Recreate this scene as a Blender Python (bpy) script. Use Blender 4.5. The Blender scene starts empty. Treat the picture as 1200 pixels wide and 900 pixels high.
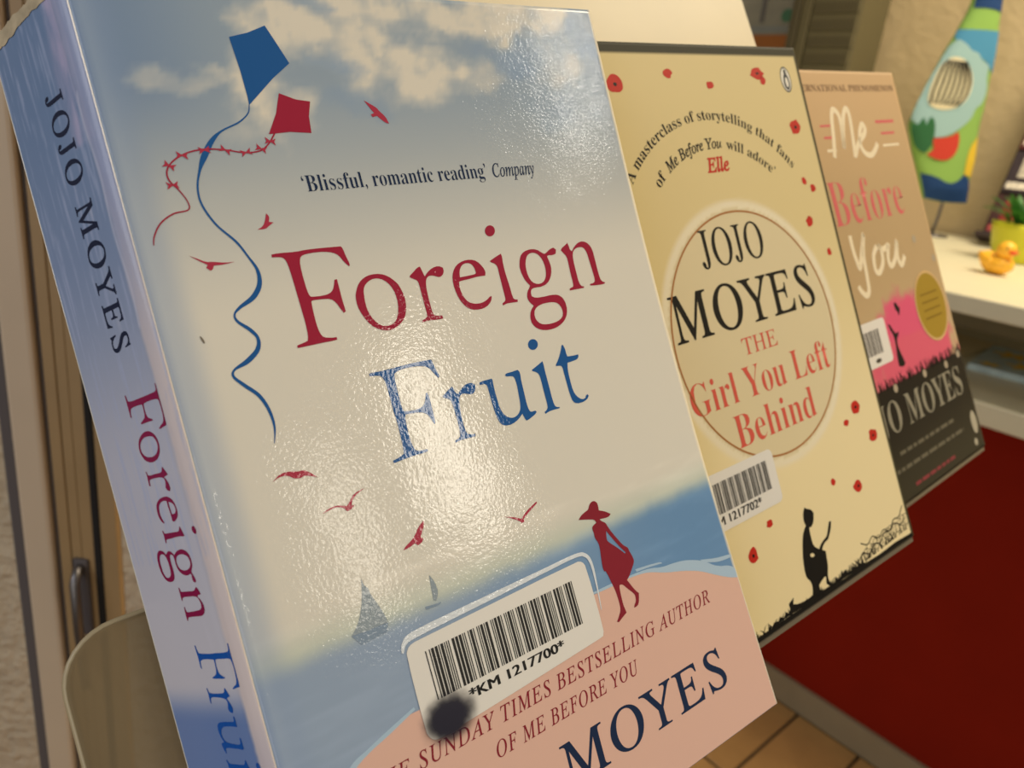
import bpy, bmesh, math, random
from mathutils import Vector, Matrix, noise
random.seed(7)
S = bpy.context.scene
COL = S.collection

# ---------------------------------------------------------------- camera
cam_d = bpy.data.cameras.new('camera'); cam_o = bpy.data.objects.new('camera', cam_d); COL.objects.link(cam_o)
cam_d.sensor_width = 36.0; cam_d.lens = 25.587; cam_d.clip_start = 0.01; cam_d.clip_end = 60
cam_o.matrix_world = Matrix((( 0.994293, -0.106684, 0.0, 0.0),
                             ( 0.036378, 0.339040, -0.940068, 0.0),
                             ( 0.100290, 0.934703, 0.340986, 1.0),
                             (0, 0, 0, 1)))
cam_d.dof.use_dof = True; cam_d.dof.focus_distance = 0.168; cam_d.dof.aperture_fstop = 19
S.camera = cam_o

# ---------------------------------------------------------------- world, lights, exposure
W = bpy.data.worlds.new('world'); S.world = W; W.use_nodes = True
bg = W.node_tree.nodes['Background']
bg.inputs[0].default_value = (0.90, 0.87, 0.80, 1); bg.inputs[1].default_value = 0.2

def area(name, loc, target, sx, sy, power, col):
    d = bpy.data.lights.new(name, 'AREA'); d.shape = 'RECTANGLE'; d.size = sx; d.size_y = sy; d.energy = power; d.color = col
    o = bpy.data.objects.new(name, d); COL.objects.link(o); o.location = loc
    o.rotation_euler = (Vector(target)-Vector(loc)).to_track_quat('-Z', 'Y').to_euler()
    return o
area('lamp_right', (1.29, -0.45, 1.60), (0, 0.15, 0.93), 0.14, 0.46, 3.0, (1.0, 0.91, 0.76))
area('lamp_right_low', (1.13, -0.70, 1.46), (0, 0.15, 0.93), 0.07, 0.36, 0.9, (1.0, 0.91, 0.76))
area('streak_light', (1.09, 0.20, 1.97), (0, 0.2, 0.98), 0.03, 0.34, 1.0, (1.0, 0.93, 0.82))  # added strip light, stands in for the glare of a curled cover corner
area('lamp_ceiling', (1.15, 0.85, 2.4), (0.95, 1.25, 0.7), 0.9, 0.9, 42, (1.0, 0.86, 0.64))
area('daylight_left', (-1.5, -0.9, 1.75), (0, 0.2, 0.95), 0.9, 1.2, 12, (0.88, 0.91, 1.0))
area('fill_behind', (-0.6, -2.0, 0.95), (0.6, 1.0, 0.7), 1.4, 1.1, 9, (1.0, 0.95, 0.88))  # added fill light behind the camera, brightens the open shelf and leaflets
S.view_settings.view_transform = 'Standard'; S.view_settings.look = 'None'
S.view_settings.exposure = -0.12; S.view_settings.gamma = 1.0; S.view_settings.use_curve_mapping = False

# shapes of the print on the covers, in millimetres on each cover
D={'title_red':[['F',[[[24.07,141.88],[25.39,141.98],[29.18,141.8],[30.91,141.98],[34.61,141.94],[38.83,141.77],[39.12,141.18],[39.32,139.56],[39.75,137.76],[39.47,137.3],[38.62,138.35],
[37.86,139.89],[36.75,140.7],[34.68,141.13],[32.12,141.2],[30.21,140.97],[29.53,140.41],[29.18,138.92],[29.12,136.41],[29.2,133.59],[29.44,132.43],[29.8,132.18],[32.18,132.05],[33.69,
132.26],[34.59,132.89],[35.15,133.95],[35.49,134.96],[36.06,135.02],[36.05,133.38],[36.0,131.09],[36.1,128.06],[35.61,127.77],[35.17,128.65],[34.57,130.18],[33.67,131.13],[32.0,131.37],
[29.89,131.46],[29.48,131.31],[29.31,129.65],[29.25,126.02],[29.52,124.43],[30.0,123.58],[31.47,123.21],[32.69,123.11],[32.7,122.6],[32.0,122.51],[29.28,122.54],[26.46,122.48],[24.24,
122.46],[24.28,123.0],[25.55,123.25],[26.6,123.51],[26.95,124.5],[27.12,126.97],[27.05,130.32],[26.99,133.66],[26.92,137.01],[26.77,139.53],[26.42,140.74],[25.7,141.14],[23.99,141.28]]]],
['o',[[[39.01,130.61],[39.55,131.98],[40.6,133.56],[42.1,134.51],[43.76,134.92],[45.93,134.79],[47.61,134.01],[48.98,132.61],[49.62,131.58],[50.2,129.08],[49.99,126.71],[49.01,124.47],
[47.51,123.24],[46.06,122.58],[44.55,122.32],[42.49,122.85],[40.7,124.21],[39.51,126.46],[38.9,128.6]],[[40.98,130.58],[41.23,132.01],[42.0,133.06],[43.47,133.87],[45.05,133.93],[46.44,
133.29],[47.65,131.91],[48.23,130.03],[48.26,127.92],[47.77,125.91],[46.87,124.28],[45.86,123.56],[44.52,123.33],[43.03,123.63],[41.61,125.21],[40.91,127.09],[40.8,128.86]]]],['r',[[[52.71,
133.3],[53.61,133.87],[55.09,134.89],[55.81,135.03],[56.0,134.3],[56.25,133.1],[56.39,132.65],[57.3,133.51],[58.87,134.37],[60.49,134.56],[61.49,134.02],[61.52,133.07],[60.84,132.23],
[59.88,131.96],[58.67,132.54],[57.51,132.7],[56.67,132.21],[56.2,131.2],[55.93,129.39],[55.86,126.64],[55.88,124.17],[56.35,123.48],[58.15,123.32],[58.11,122.61],[56.37,122.61],[54.21,
122.84],[52.78,122.58],[52.81,123.03],[54.05,123.42],[54.45,123.96],[54.46,125.95],[54.44,128.71],[54.49,131.15],[54.26,132.1],[53.38,132.53],[52.69,133.0]]]],['e',[[[63.17,131.11],
[63.85,132.75],[65.17,134.15],[67.22,134.9],[69.27,134.95],[70.95,134.35],[72.15,132.74],[72.54,131.55],[72.18,130.63],[70.01,130.71],[67.7,130.46],[65.28,130.33],[64.69,130.2],[64.42,
128.72],[64.73,126.77],[65.7,125.19],[67.33,124.51],[69.17,124.4],[70.82,124.85],[72.02,125.63],[72.44,125.5],[71.92,124.35],[70.34,123.31],[68.35,123.0],[66.21,123.26],[64.68,124.25],
[63.5,126.34],[63.04,128.93]],[[65.25,131.19],[65.56,132.67],[66.57,133.96],[68.14,134.3],[69.3,133.83],[69.81,132.73],[69.84,131.6],[69.46,131.33],[67.2,131.23]]]],['i',[[[74.54,133.89],
[76.18,134.56],[78.16,135.23],[78.29,134.39],[78.03,132.94],[77.98,130.31],[78.21,127.3],[78.25,124.32],[78.67,123.76],[79.51,123.63],[79.36,123.05],[77.28,123.16],[76.1,123.18],[74.9,
122.88],[74.9,123.38],[75.92,123.87],[76.12,124.49],[76.13,127.61],[76.18,130.23],[76.27,132.35],[75.72,133.08],[74.7,133.54]],[[78.21,140.9],[78.01,140.49],[77.69,140.14],[77.28,139.88],
[76.83,139.73],[76.37,139.72],[75.95,139.83],[75.61,140.06],[75.39,140.39],[75.3,140.78],[75.36,141.2],[75.56,141.6],[75.88,141.95],[76.28,142.22],[76.74,142.36],[77.2,142.39],[77.62,
142.27],[77.96,142.04],[78.19,141.71],[78.27,141.32]]]],['g',[[[82.87,132.31],[83.59,133.9],[84.94,134.91],[87.15,135.32],[89.14,134.98],[90.84,133.68],[91.46,133.61],[93.06,134.52],
[94.47,134.84],[95.14,134.2],[94.72,133.21],[93.41,132.95],[92.18,133.17],[91.76,132.81],[92.15,131.11],[92.11,129.4],[91.16,127.46],[89.64,126.13],[87.77,125.62],[85.68,125.69],[84.47,
125.54],[83.93,124.78],[83.89,123.77],[84.86,123.18],[87.35,123.07],[89.95,123.17],[92.04,122.92],[93.42,121.78],[93.86,119.8],[93.4,117.79],[91.95,116.14],[89.85,115.13],[87.56,114.75],
[85.05,114.87],[83.01,115.68],[81.81,117.07],[81.75,118.76],[82.46,120.31],[83.76,121.37],[82.89,122.25],[82.4,123.5],[82.86,124.94],[83.9,125.96],[84.25,126.41],[83.24,127.73],[82.73,
129.32],[82.54,131.02]],[[84.75,132.4],[85.62,133.81],[87.06,134.41],[88.65,134.12],[89.75,132.96],[90.29,131.35],[90.26,129.3],[89.59,127.51],[88.27,126.5],[86.55,126.41],[85.11,127.13],
[84.39,128.75],[84.35,130.77]],[[83.75,120.43],[85.25,121.19],[87.25,121.48],[89.79,121.38],[91.34,120.83],[92.17,119.38],[92.03,117.68],[90.82,116.68],[88.92,116.22],[86.33,116.17],
[84.37,116.62],[83.3,117.81],[83.21,119.18]]]],['n',[[[96.66,133.85],[97.22,134.48],[98.8,135.18],[99.37,135.53],[99.59,134.56],[99.65,133.67],[100.17,133.19],[101.19,134.2],[102.92,
135.24],[104.83,135.39],[106.4,134.5],[107.24,132.78],[107.21,129.91],[107.18,127.03],[107.29,124.85],[107.83,124.06],[108.7,123.75],[108.31,123.34],[105.44,123.39],[103.39,123.61],
[103.4,124.04],[104.75,124.13],[105.44,124.75],[105.36,127.27],[105.17,130.16],[105.02,132.51],[104.28,133.77],[102.74,134.02],[101.24,133.66],[100.24,132.72],[99.84,130.83],[99.8,128.02],
[99.76,125.2],[100.25,123.96],[101.18,123.69],[100.97,123.36],[98.67,123.35],[96.19,123.37],[96.26,123.85],[97.59,124.18],[97.85,124.95],[97.83,127.58],[98.0,130.36],[98.0,132.11],[97.21,
133.09]]]]],'title_blue':[['F',[[[37.48,114.23],[38.31,114.29],[40.26,114.18],[43.31,114.24],[46.79,114.35],[49.6,114.31],[52.44,114.2],[52.63,113.6],[52.9,112.08],[53.42,110.17],[53.06,
109.85],[52.48,110.7],[51.78,111.99],[50.96,112.88],[49.34,113.43],[46.24,113.67],[44.12,113.49],[43.02,113.01],[42.76,111.42],[42.69,108.6],[42.66,105.61],[42.97,104.68],[44.87,104.34],
[46.64,104.41],[47.83,104.82],[48.63,106.07],[49.03,107.27],[49.47,107.33],[49.61,106.0],[49.56,103.43],[49.51,100.53],[49.13,100.24],[48.63,101.56],[48.1,102.76],[46.75,103.58],[44.72,
103.83],[43.03,103.94],[42.75,103.22],[42.6,100.74],[42.54,98.23],[42.98,96.21],[43.51,95.66],[45.91,95.49],[45.96,95.06],[45.2,94.89],[42.79,95.0],[40.36,94.91],[37.61,94.71],[37.54,
95.26],[39.2,95.56],[40.35,96.01],[40.53,97.21],[40.67,99.99],[40.74,103.11],[40.56,105.97],[40.63,109.09],[40.57,111.76],[40.1,113.02],[39.23,113.47],[37.47,113.64]]]],['r',[[[52.87,
105.71],[54.11,106.4],[55.68,107.26],[56.02,106.78],[56.16,105.76],[56.77,105.29],[57.76,106.05],[59.19,106.96],[60.76,107.04],[61.7,106.32],[61.38,105.05],[60.52,104.41],[59.42,104.6],
[58.23,105.11],[57.22,104.92],[56.71,104.14],[56.36,102.74],[56.12,100.15],[56.06,97.52],[56.38,96.12],[57.22,95.73],[58.4,95.58],[58.23,95.03],[56.27,95.15],[54.39,95.17],[52.91,94.98],
[52.99,95.48],[54.18,95.72],[54.65,96.25],[54.85,98.5],[54.83,101.47],[54.67,103.97],[54.34,104.71],[53.02,105.25]]]],['u',[[[62.91,106.51],[64.0,106.7],[66.43,106.69],[66.58,106.28],
[66.39,104.39],[66.41,101.72],[66.52,99.32],[67.35,97.48],[68.85,96.59],[70.29,96.59],[71.67,97.45],[72.3,98.8],[72.61,101.45],[72.84,103.82],[72.71,105.66],[71.95,106.13],[70.56,106.29],
[70.31,106.64],[70.62,107.03],[72.25,107.03],[74.12,107.17],[74.63,106.46],[74.32,104.39],[74.25,101.37],[74.1,98.67],[74.32,97.09],[74.73,96.63],[76.05,96.66],[76.29,96.24],[75.55,
95.72],[73.04,94.92],[72.59,95.25],[72.21,96.86],[70.78,95.86],[68.75,95.18],[66.63,95.28],[65.51,96.17],[65.02,97.92],[64.84,100.62],[64.82,103.28],[64.78,105.35],[64.43,105.87],[62.93,
106.01]]]],['i',[[[78.21,106.3],[79.84,106.87],[81.92,107.68],[81.99,106.73],[81.88,104.89],[81.89,101.46],[81.82,98.36],[81.95,96.45],[82.55,95.9],[83.38,95.79],[83.19,95.46],[81.64,
95.53],[80.07,95.52],[78.71,95.17],[78.57,95.64],[79.73,96.22],[79.96,97.25],[79.96,100.35],[80.04,103.43],[79.93,104.84],[79.2,105.53],[78.22,105.99]],[[81.9,111.89],[81.7,111.51],
[81.37,111.19],[80.96,110.97],[80.5,110.87],[80.03,110.89],[79.61,111.04],[79.27,111.3],[79.05,111.65],[78.97,112.04],[79.03,112.45],[79.23,112.83],[79.55,113.15],[79.96,113.37],[80.41,
113.48],[80.88,113.45],[81.3,113.31],[81.65,113.05],[81.87,112.7],[81.96,112.3]]]],['t',[[[85.57,105.92],[86.74,107.0],[88.2,108.92],[89.01,110.35],[89.38,110.38],[89.73,109.26],[89.7,
107.99],[89.86,107.25],[91.66,107.11],[93.4,107.08],[93.34,106.55],[92.71,105.93],[90.79,105.78],[89.34,105.73],[88.83,104.02],[88.69,101.5],[88.72,98.63],[89.39,97.04],[90.66,95.94],
[91.92,95.96],[92.38,96.66],[93.04,96.73],[93.16,96.25],[92.4,95.53],[90.82,95.2],[88.97,95.26],[87.79,95.99],[87.47,97.97],[87.44,100.83],[87.42,103.69],[87.45,104.95],[87.03,105.51],
[85.68,105.64]]]]],'kite_blue':[[[27.33,186.99],[31.3,188.04],[35.25,189.71],[36.33,187.0],[38.35,181.63],[34.06,178.4],[28.34,173.3],[27.67,172.72],[27.79,174.5],[27.75,179.86],[27.49,
184.32]]],'kite_red':[[[34.4,175.17],[37.67,173.79],[40.64,173.32],[39.5,170.04],[39.09,166.46],[34.59,166.87],[30.05,166.55],[32.65,170.82]]],'ribbon':[[27.7,172.83,0.15],[27.01,171.06,
0.24],[24.73,169.23,0.33],[20.98,167.59,0.37],[18.59,165.66,0.9],[16.38,162.62,1.16],[14.84,159.86,0.48],[13.64,156.54,0.35],[13.57,153.15,0.39],[15.17,149.02,0.4],[17.99,145.26,0.45],
[19.47,142.07,0.41],[20.55,139.14,0.64],[20.2,136.28,0.92],[18.36,133.97,0.99],[15.49,132.44,0.62],[14.11,131.26,0.35],[14.27,129.81,0.53],[16.19,127.74,0.71],[17.18,125.83,0.63],[16.5,
123.67,0.89],[14.12,121.89,0.96],[11.41,120.78,0.43],[10.91,119.48,0.51],[12.42,117.45,0.69],[14.5,114.98,0.7],[15.61,111.86,0.62],[15.8,108.38,0.4],[14.95,105.19,0.09]],'red_tail':[[31.24,
166.62,0.3],[29.53,164.59,0.29],[27.42,163.19,0.29],[24.22,162.95,0.28],[20.54,163.72,0.28],[16.84,164.02,0.31],[13.56,163.51,0.3],[10.64,162.1,0.3],[9.03,160.25,0.29],[8.95,158.31,
0.29],[10.22,156.26,0.25],[11.18,153.94,0.21],[10.89,152.39,0.26],[8.12,151.89,0.29],[5.5,150.34,0.29],[3.86,148.06,0.24],[3.36,146.38,0.16]],'bows':[[29.94,165.05],[27.7,163.6],[24.52,
162.99],[20.63,163.66],[16.69,163.86],[12.4,163.01],[9.65,161.16],[9.32,157.34]],'birds':[[[52.97,173.43],[54.25,172.63],[55.7,171.63],[55.9,171.1],[57.23,169.63],[57.68,167.97],[56.82,
168.19],[55.18,169.81],[54.08,169.57],[53.78,170.23],[54.68,170.47],[53.98,171.66]],[[25.19,150.31],[25.68,149.55],[25.29,148.52],[26.22,148.31],[25.06,147.66],[24.35,147.15],[22.65,
147.16],[23.95,147.78],[24.64,148.89]],[[8.85,143.59],[9.98,142.99],[11.55,141.99],[12.59,141.96],[14.84,141.43],[16.72,141.4],[14.76,141.1],[12.75,141.15],[12.35,140.42],[11.89,140.26],
[11.27,140.91],[11.66,141.42],[10.35,142.38]],[[12.71,98.17],[14.51,99.33],[16.45,99.21],[18.01,98.69],[18.9,98.77],[19.89,98.13],[21.38,96.52],[19.94,97.25],[18.88,97.62],[17.93,97.33],
[16.61,97.73],[15.97,98.5],[14.37,98.8]],[[20.24,89.36],[21.7,89.95],[23.5,90.1],[25.52,89.32],[26.25,90.0],[27.42,91.25],[30.06,91.66],[28.02,90.97],[26.84,90.03],[26.44,89.07],[27.16,
89.05],[26.05,88.32],[25.22,88.28],[24.8,89.16],[23.2,89.81],[21.59,89.56]],[[34.55,76.77],[35.23,77.43],[37.22,78.32],[38.11,79.14],[39.03,80.2],[40.58,81.19],[40.65,80.57],[39.69,
79.06],[39.01,78.15],[39.52,77.65],[39.07,76.98],[37.98,76.69],[37.42,77.34],[36.06,76.91]],[[59.97,75.63],[62.45,74.71],[64.22,73.72],[66.15,74.98],[69.46,76.18],[69.52,75.81],[66.74,
74.54],[64.73,73.45],[64.96,72.88],[64.08,72.77],[63.53,73.46],[61.82,74.62]]],'boat_sail':[[[24.43,74.62],[24.54,73.41],[24.87,72.64],[25.31,72.25],[25.38,70.91],[26.39,68.34],[27.22,
65.59],[27.3,64.25],[25.27,64.43],[22.95,64.32],[20.56,64.59],[19.54,64.6],[21.21,66.12],[22.47,68.18],[23.52,70.78]],[[38.63,69.97],[39.45,68.15],[39.65,65.79],[38.69,64.33],[38.13,
64.65],[38.27,66.78]]],'boat_hull':[[[19.54,64.6],[20.56,64.59],[22.95,64.32],[25.27,64.43],[27.43,64.19],[26.58,62.58],[21.03,62.34]],[[35.94,64.07],[38.11,63.74],[39.77,63.67],[38.97,
63.22],[36.01,63.45]]],'woman':[[[79.83,68.23],[80.9,69.01],[82.36,69.43],[83.48,69.59],[84.12,70.62],[85.13,71.19],[86.14,71.0],[86.76,70.18],[86.65,68.97],[86.57,68.46],[88.43,67.56],
[89.86,66.47],[89.25,66.04],[88.13,66.0],[86.07,66.35],[86.39,65.75],[87.57,64.94],[87.87,63.8],[88.79,61.82],[89.79,60.01],[90.97,57.93],[92.29,56.91],[92.38,55.96],[92.98,54.26],[93.06,
52.97],[91.67,51.59],[90.3,50.23],[89.21,49.6],[90.31,47.3],[91.16,45.84],[91.7,45.3],[91.09,43.44],[90.28,42.51],[89.03,42.52],[89.26,43.13],[90.03,43.65],[90.35,44.78],[90.24,45.66],
[88.69,47.51],[87.4,49.25],[86.48,49.32],[86.2,48.27],[85.94,44.66],[86.19,43.12],[86.29,42.38],[84.89,41.88],[83.25,41.17],[82.74,41.54],[83.74,42.48],[84.69,43.53],[84.98,45.05],[84.87,
48.38],[84.34,50.63],[83.99,52.61],[83.54,54.01],[83.16,54.03],[82.93,54.85],[83.25,57.18],[83.71,59.47],[83.77,61.09],[83.07,62.56],[83.23,63.74],[83.03,64.95],[83.45,65.51],[84.81,
65.87],[84.5,66.79],[82.45,67.48]],[[87.04,63.04],[88.16,60.87],[89.84,57.91],[91.16,56.06],[90.9,55.81],[90.01,56.89],[88.43,58.62],[86.82,60.22],[86.44,60.98]]],'sand_edge':[[13.41,
40.96],[17.04,42.22],[21.75,43.61],[24.0,44.85],[27.99,45.29],[37.24,44.56],[44.91,46.06],[75.55,50.08],[78.3,50.1],[84.99,49.82],[90.87,49.77],[96.66,48.93],[102.09,46.62],[107.98,
44.96],[113.88,42.76],[119.48,39.42],[124.21,36.95],[127.47,35.91]],'foam':[[[77.63,50.7],[85.28,50.58],[92.22,50.15],[96.97,49.71],[101.48,48.31],[105.26,48.01],[110.24,47.12],[116.15,
44.77],[120.41,41.47],[125.63,40.03],[127.53,37.66],[127.86,35.77],[124.21,36.95],[119.48,39.42],[113.88,42.76],[107.98,44.96],[102.09,46.62],[96.66,48.93],[90.87,49.77],[84.99,49.82],
[78.3,50.1]],[[115.01,45.37],[121.33,43.54],[126.9,42.79],[127.7,41.91],[122.18,42.17],[116.54,44.05]],[[92.58,51.08],[97.28,50.5],[101.43,49.79],[101.87,49.26],[97.07,49.95],[92.9,
50.34]]],'sticker':[[[29.2,56.52],[29.86,57.68],[30.93,58.28],[33.89,58.38],[75.89,59.22],[77.49,58.64],[78.19,57.13],[78.27,41.5],[77.6,40.09],[75.83,39.88],[32.26,37.77],[30.43,37.96],
[29.41,39.0],[28.96,40.52]]],'sticker_film':[[[29.33,56.95],[31.03,58.62],[47.94,59.86],[75.39,59.86],[77.92,58.82],[79.36,56.7],[79.07,52.82],[78.19,57.13],[77.49,58.64],[75.89,59.22],
[47.51,58.5],[33.89,58.38],[30.93,58.28]]],'bars_quad':[[33.22,55.25],[72.91,55.85],[72.91,45.42],[33.26,44.98]],'lab':[[40.03,42.17],[66.55,42.32],[40.34,43.88]],'smudge':[[35.03,41.44]],
'b2_reader':[[[65.81,32.62],[66.48,31.77],[68.73,30.94],[69.87,29.16],[68.72,26.41],[66.78,25.03],[65.56,25.34],[65.26,23.88],[65.14,21.11],[65.41,18.51],[67.9,16.46],[68.77,17.27],
[70.84,18.4],[73.79,19.03],[75.04,20.69],[77.09,23.47],[78.28,23.19],[76.97,20.63],[75.08,18.76],[74.0,17.75],[72.11,17.61],[70.33,16.69],[69.45,15.62],[71.15,14.6],[70.83,12.06],[70.31,
9.09],[69.2,6.99],[68.74,4.64],[70.0,2.55],[68.62,2.6],[67.18,4.0],[67.83,6.27],[67.14,6.67],[64.42,5.74],[63.07,5.02],[63.11,3.13],[61.72,1.83],[58.15,2.68],[59.48,5.85],[59.2,8.13],
[57.45,10.07],[57.53,13.43],[58.51,17.99],[60.96,23.88],[63.03,25.93],[63.95,26.41],[63.42,28.59],[64.36,31.37]],[[64.65,15.48],[64.36,15.21],[63.84,15.14],[63.22,15.27],[62.67,15.58],
[62.35,15.98],[62.33,16.36],[62.62,16.62],[63.14,16.7],[63.76,16.57],[64.31,16.26],[64.63,15.86]]],'b2_grass':[[[32.32,1.64],[34.02,3.12],[34.18,1.7],[36.11,3.04],[38.27,2.58],[39.98,
3.33],[41.5,2.38],[43.04,3.82],[44.06,2.78],[45.41,3.72],[45.38,5.54],[48.55,6.63],[47.54,4.63],[49.38,3.86],[52.14,3.32],[56.12,3.2],[59.29,3.45],[62.51,3.69],[65.2,2.6],[67.36,2.67],
[70.0,2.55],[71.73,2.81],[73.3,4.42],[73.37,2.8],[75.72,3.14],[77.14,5.16],[77.62,3.68],[79.05,4.41],[80.13,3.02],[82.91,2.9],[84.38,3.64],[86.34,2.88],[88.82,3.24],[91.84,2.08],[95.4,
2.04],[101.36,1.79],[106.39,1.94],[112.9,2.27],[119.29,2.02],[125.12,1.66],[125.79,0.22],[107.47,1.54],[95.14,1.47],[77.97,1.93],[66.9,1.59],[54.49,1.73],[43.75,2.02]]],'b2_petals':[[26.3,
184.3,3.7,3.3],[51.8,187.9,2.3,1.8],[72.1,183.6,2.3,1.5],[99.9,187.8,4.4,2.4],[102.4,185.3,1.9,1.8],[115.7,167.0,3.8,3.3],[112.9,146.1,1.6,1.6],[117.8,143.2,1.8,1.6],[110.6,131.0,2.0,
1.7],[110.4,130.6,2.4,2.2],[118.3,117.8,1.5,1.6],[117.4,142.4,1.7,1.0],[109.9,57.6,3.8,2.6],[101.8,53.5,2.0,1.3],[116.7,44.5,3.1,2.7],[85.0,35.6,1.6,1.6],[99.3,29.6,3.3,2.6],[46.0,33.6,
1.8,1.4],[34.3,26.6,2.7,3.0]],'b3_me':[[[50.76,157.88],[54.01,166.41],[56.83,176.0],[59.63,179.84],[63.32,177.82],[63.74,172.9],[61.7,164.15],[61.31,162.2],[64.19,169.94],[68.42,177.72],
[72.12,180.14],[73.3,176.63],[71.78,167.7],[69.28,156.86]],[[69.77,157.83],[75.63,163.54],[82.58,167.31],[85.11,170.28],[83.12,172.37],[79.11,168.44],[77.09,162.47],[80.02,158.29],[85.78,
157.48],[91.69,160.78],[93.77,162.76]]],'b3_you':[[[46.58,122.23],[46.29,116.0],[47.12,110.09],[48.42,106.99],[52.91,113.17],[58.59,121.27],[54.36,112.97],[52.52,102.47],[51.09,95.85],
[47.75,94.27],[44.31,96.99],[43.19,99.3]],[[68.18,114.61],[63.16,110.78],[61.68,104.03],[64.97,102.54],[70.28,106.78],[71.3,112.69],[69.14,114.48],[73.24,112.43],[79.17,113.7]],[[79.68,
114.65],[76.15,107.98],[77.11,103.76],[83.13,107.01],[88.28,114.6],[85.67,107.69],[87.43,102.77],[92.89,106.7]]],'b3_pink':[[[46.4,85.96],[51.83,88.87],[59.2,89.53],[65.83,92.38],[72.35,
92.8],[78.76,92.76],[83.51,89.39],[91.7,83.8],[91.65,77.5],[95.28,69.41],[103.82,63.4],[112.36,61.1],[115.43,55.52],[113.17,53.82],[123.42,49.35],[123.41,44.9],[35.48,49.72],[34.23,
52.92],[33.95,65.43],[35.45,83.24]]],'b3_girl':[[[60.15,78.42],[62.07,77.77],[63.46,75.03],[64.95,73.09],[68.4,73.49],[67.26,71.79],[64.97,70.33],[64.11,67.22],[65.43,63.63],[67.22,
58.27],[65.37,57.03],[60.73,58.11],[61.08,62.41],[62.14,66.55],[62.95,70.21],[62.41,73.06],[60.64,76.14]]],'b3_ground':[[[34.23,52.92],[40.07,52.9],[46.52,55.69],[50.25,54.3],[57.69,
53.49],[65.47,52.12],[71.28,52.77],[79.45,53.43],[85.29,53.64],[90.46,54.57],[95.82,53.57],[102.41,52.41],[112.6,52.85],[120.84,53.8],[126.05,53.79]]],'b3_spots':[[52.47,49.6],[82.96,
49.48],[107.03,48.44],[122.84,50.59],[106.81,113.35],[123.02,101.45]],'cushion':{'body':[[-0.0596,0.5263],[-0.0535,0.5865],[-0.0349,0.5909],[-0.005,0.5318],[0.0071,0.4717],[0.0219,0.3997],
[0.026,0.3515],[0.0325,0.2914],[0.0356,0.2352],[0.0461,0.1783],[0.0487,0.1312],[0.0586,0.0808],[0.0073,0.0775],[-0.0452,0.0825],[-0.074,0.1367],[-0.1014,0.1868],[-0.1251,0.2361],[-0.1199,
0.2705],[-0.1065,0.3272],[-0.0893,0.3885],[-0.0708,0.4431],[-0.0601,0.483]],'navy':[[-0.0722,0.1369],[-0.0418,0.134],[-0.0058,0.1197],[0.0138,0.1277],[0.0245,0.1436],[0.0475,0.1311],
[0.057,0.0819],[0.0069,0.0787],[-0.0443,0.0838]],'navy_top':[[-0.0585,0.5264],[-0.0532,0.5856],[-0.0346,0.5899],[-0.0062,0.5317],[0.0043,0.4766],[-0.0301,0.4809],[-0.0578,0.4796]],'blue':[[-0.0746,
0.4365],[0.0113,0.4399],[0.0242,0.3568],[0.0044,0.3764],[-0.0231,0.3871],[-0.0454,0.4009],[-0.062,0.3965],[-0.0796,0.4186]],'fish':[[-0.0833,0.4077],[-0.0714,0.4168],[-0.0537,0.408],
[-0.0409,0.396],[-0.0256,0.3949],[-0.0156,0.3825],[0.0091,0.3715],[0.0102,0.3499],[0.0219,0.3237],[0.0189,0.2956],[0.0046,0.283],[0.004,0.2661],[-0.0086,0.2478],[-0.0376,0.222],[-0.0719,
0.2128],[-0.1242,0.2475],[-0.1232,0.269],[-0.1111,0.3224],[-0.0933,0.3784]],'stripes':[[-0.0782,0.3816],[-0.0603,0.3817],[-0.0424,0.3728],[-0.0275,0.3543],[-0.0189,0.3333],[-0.0188,
0.3085],[-0.0281,0.2898],[-0.0458,0.2779],[-0.0688,0.2734],[-0.0899,0.2763],[-0.1028,0.2845],[-0.1056,0.3081],[-0.101,0.3387],[-0.0933,0.3666]],'red':[[-0.0738,0.1779],[-0.0621,0.1907],
[-0.0719,0.2128],[-0.0367,0.2193],[-0.0192,0.2325],[-0.0118,0.2189],[-0.009,0.1902],[-0.0219,0.1714],[-0.0458,0.1678]],'plant':[[-0.125,0.2418],[-0.1105,0.2387],[-0.1032,0.2553],[-0.0935,
0.2393],[-0.0901,0.2566],[-0.0815,0.2546],[-0.0727,0.2357],[-0.0685,0.2016],[-0.0777,0.1804],[-0.0989,0.187],[-0.1173,0.2197]],'yellow':[[0.0348,0.2282],[0.0449,0.1781],[0.0459,0.1398],
[0.0245,0.1436],[0.0206,0.1757],[0.0206,0.2048]],'stick':[[-0.0045,0.0745],[-0.0025,0.0471],[-0.0071,0.0156]]}}

# ---------------------------------------------------------------- helpers
def srgb(r, g, b):
    def f(c):
        c /= 255.0
        return c/12.92 if c <= 0.04045 else ((c+0.055)/1.055)**2.4
    return (f(r), f(g), f(b), 1.0)

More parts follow.
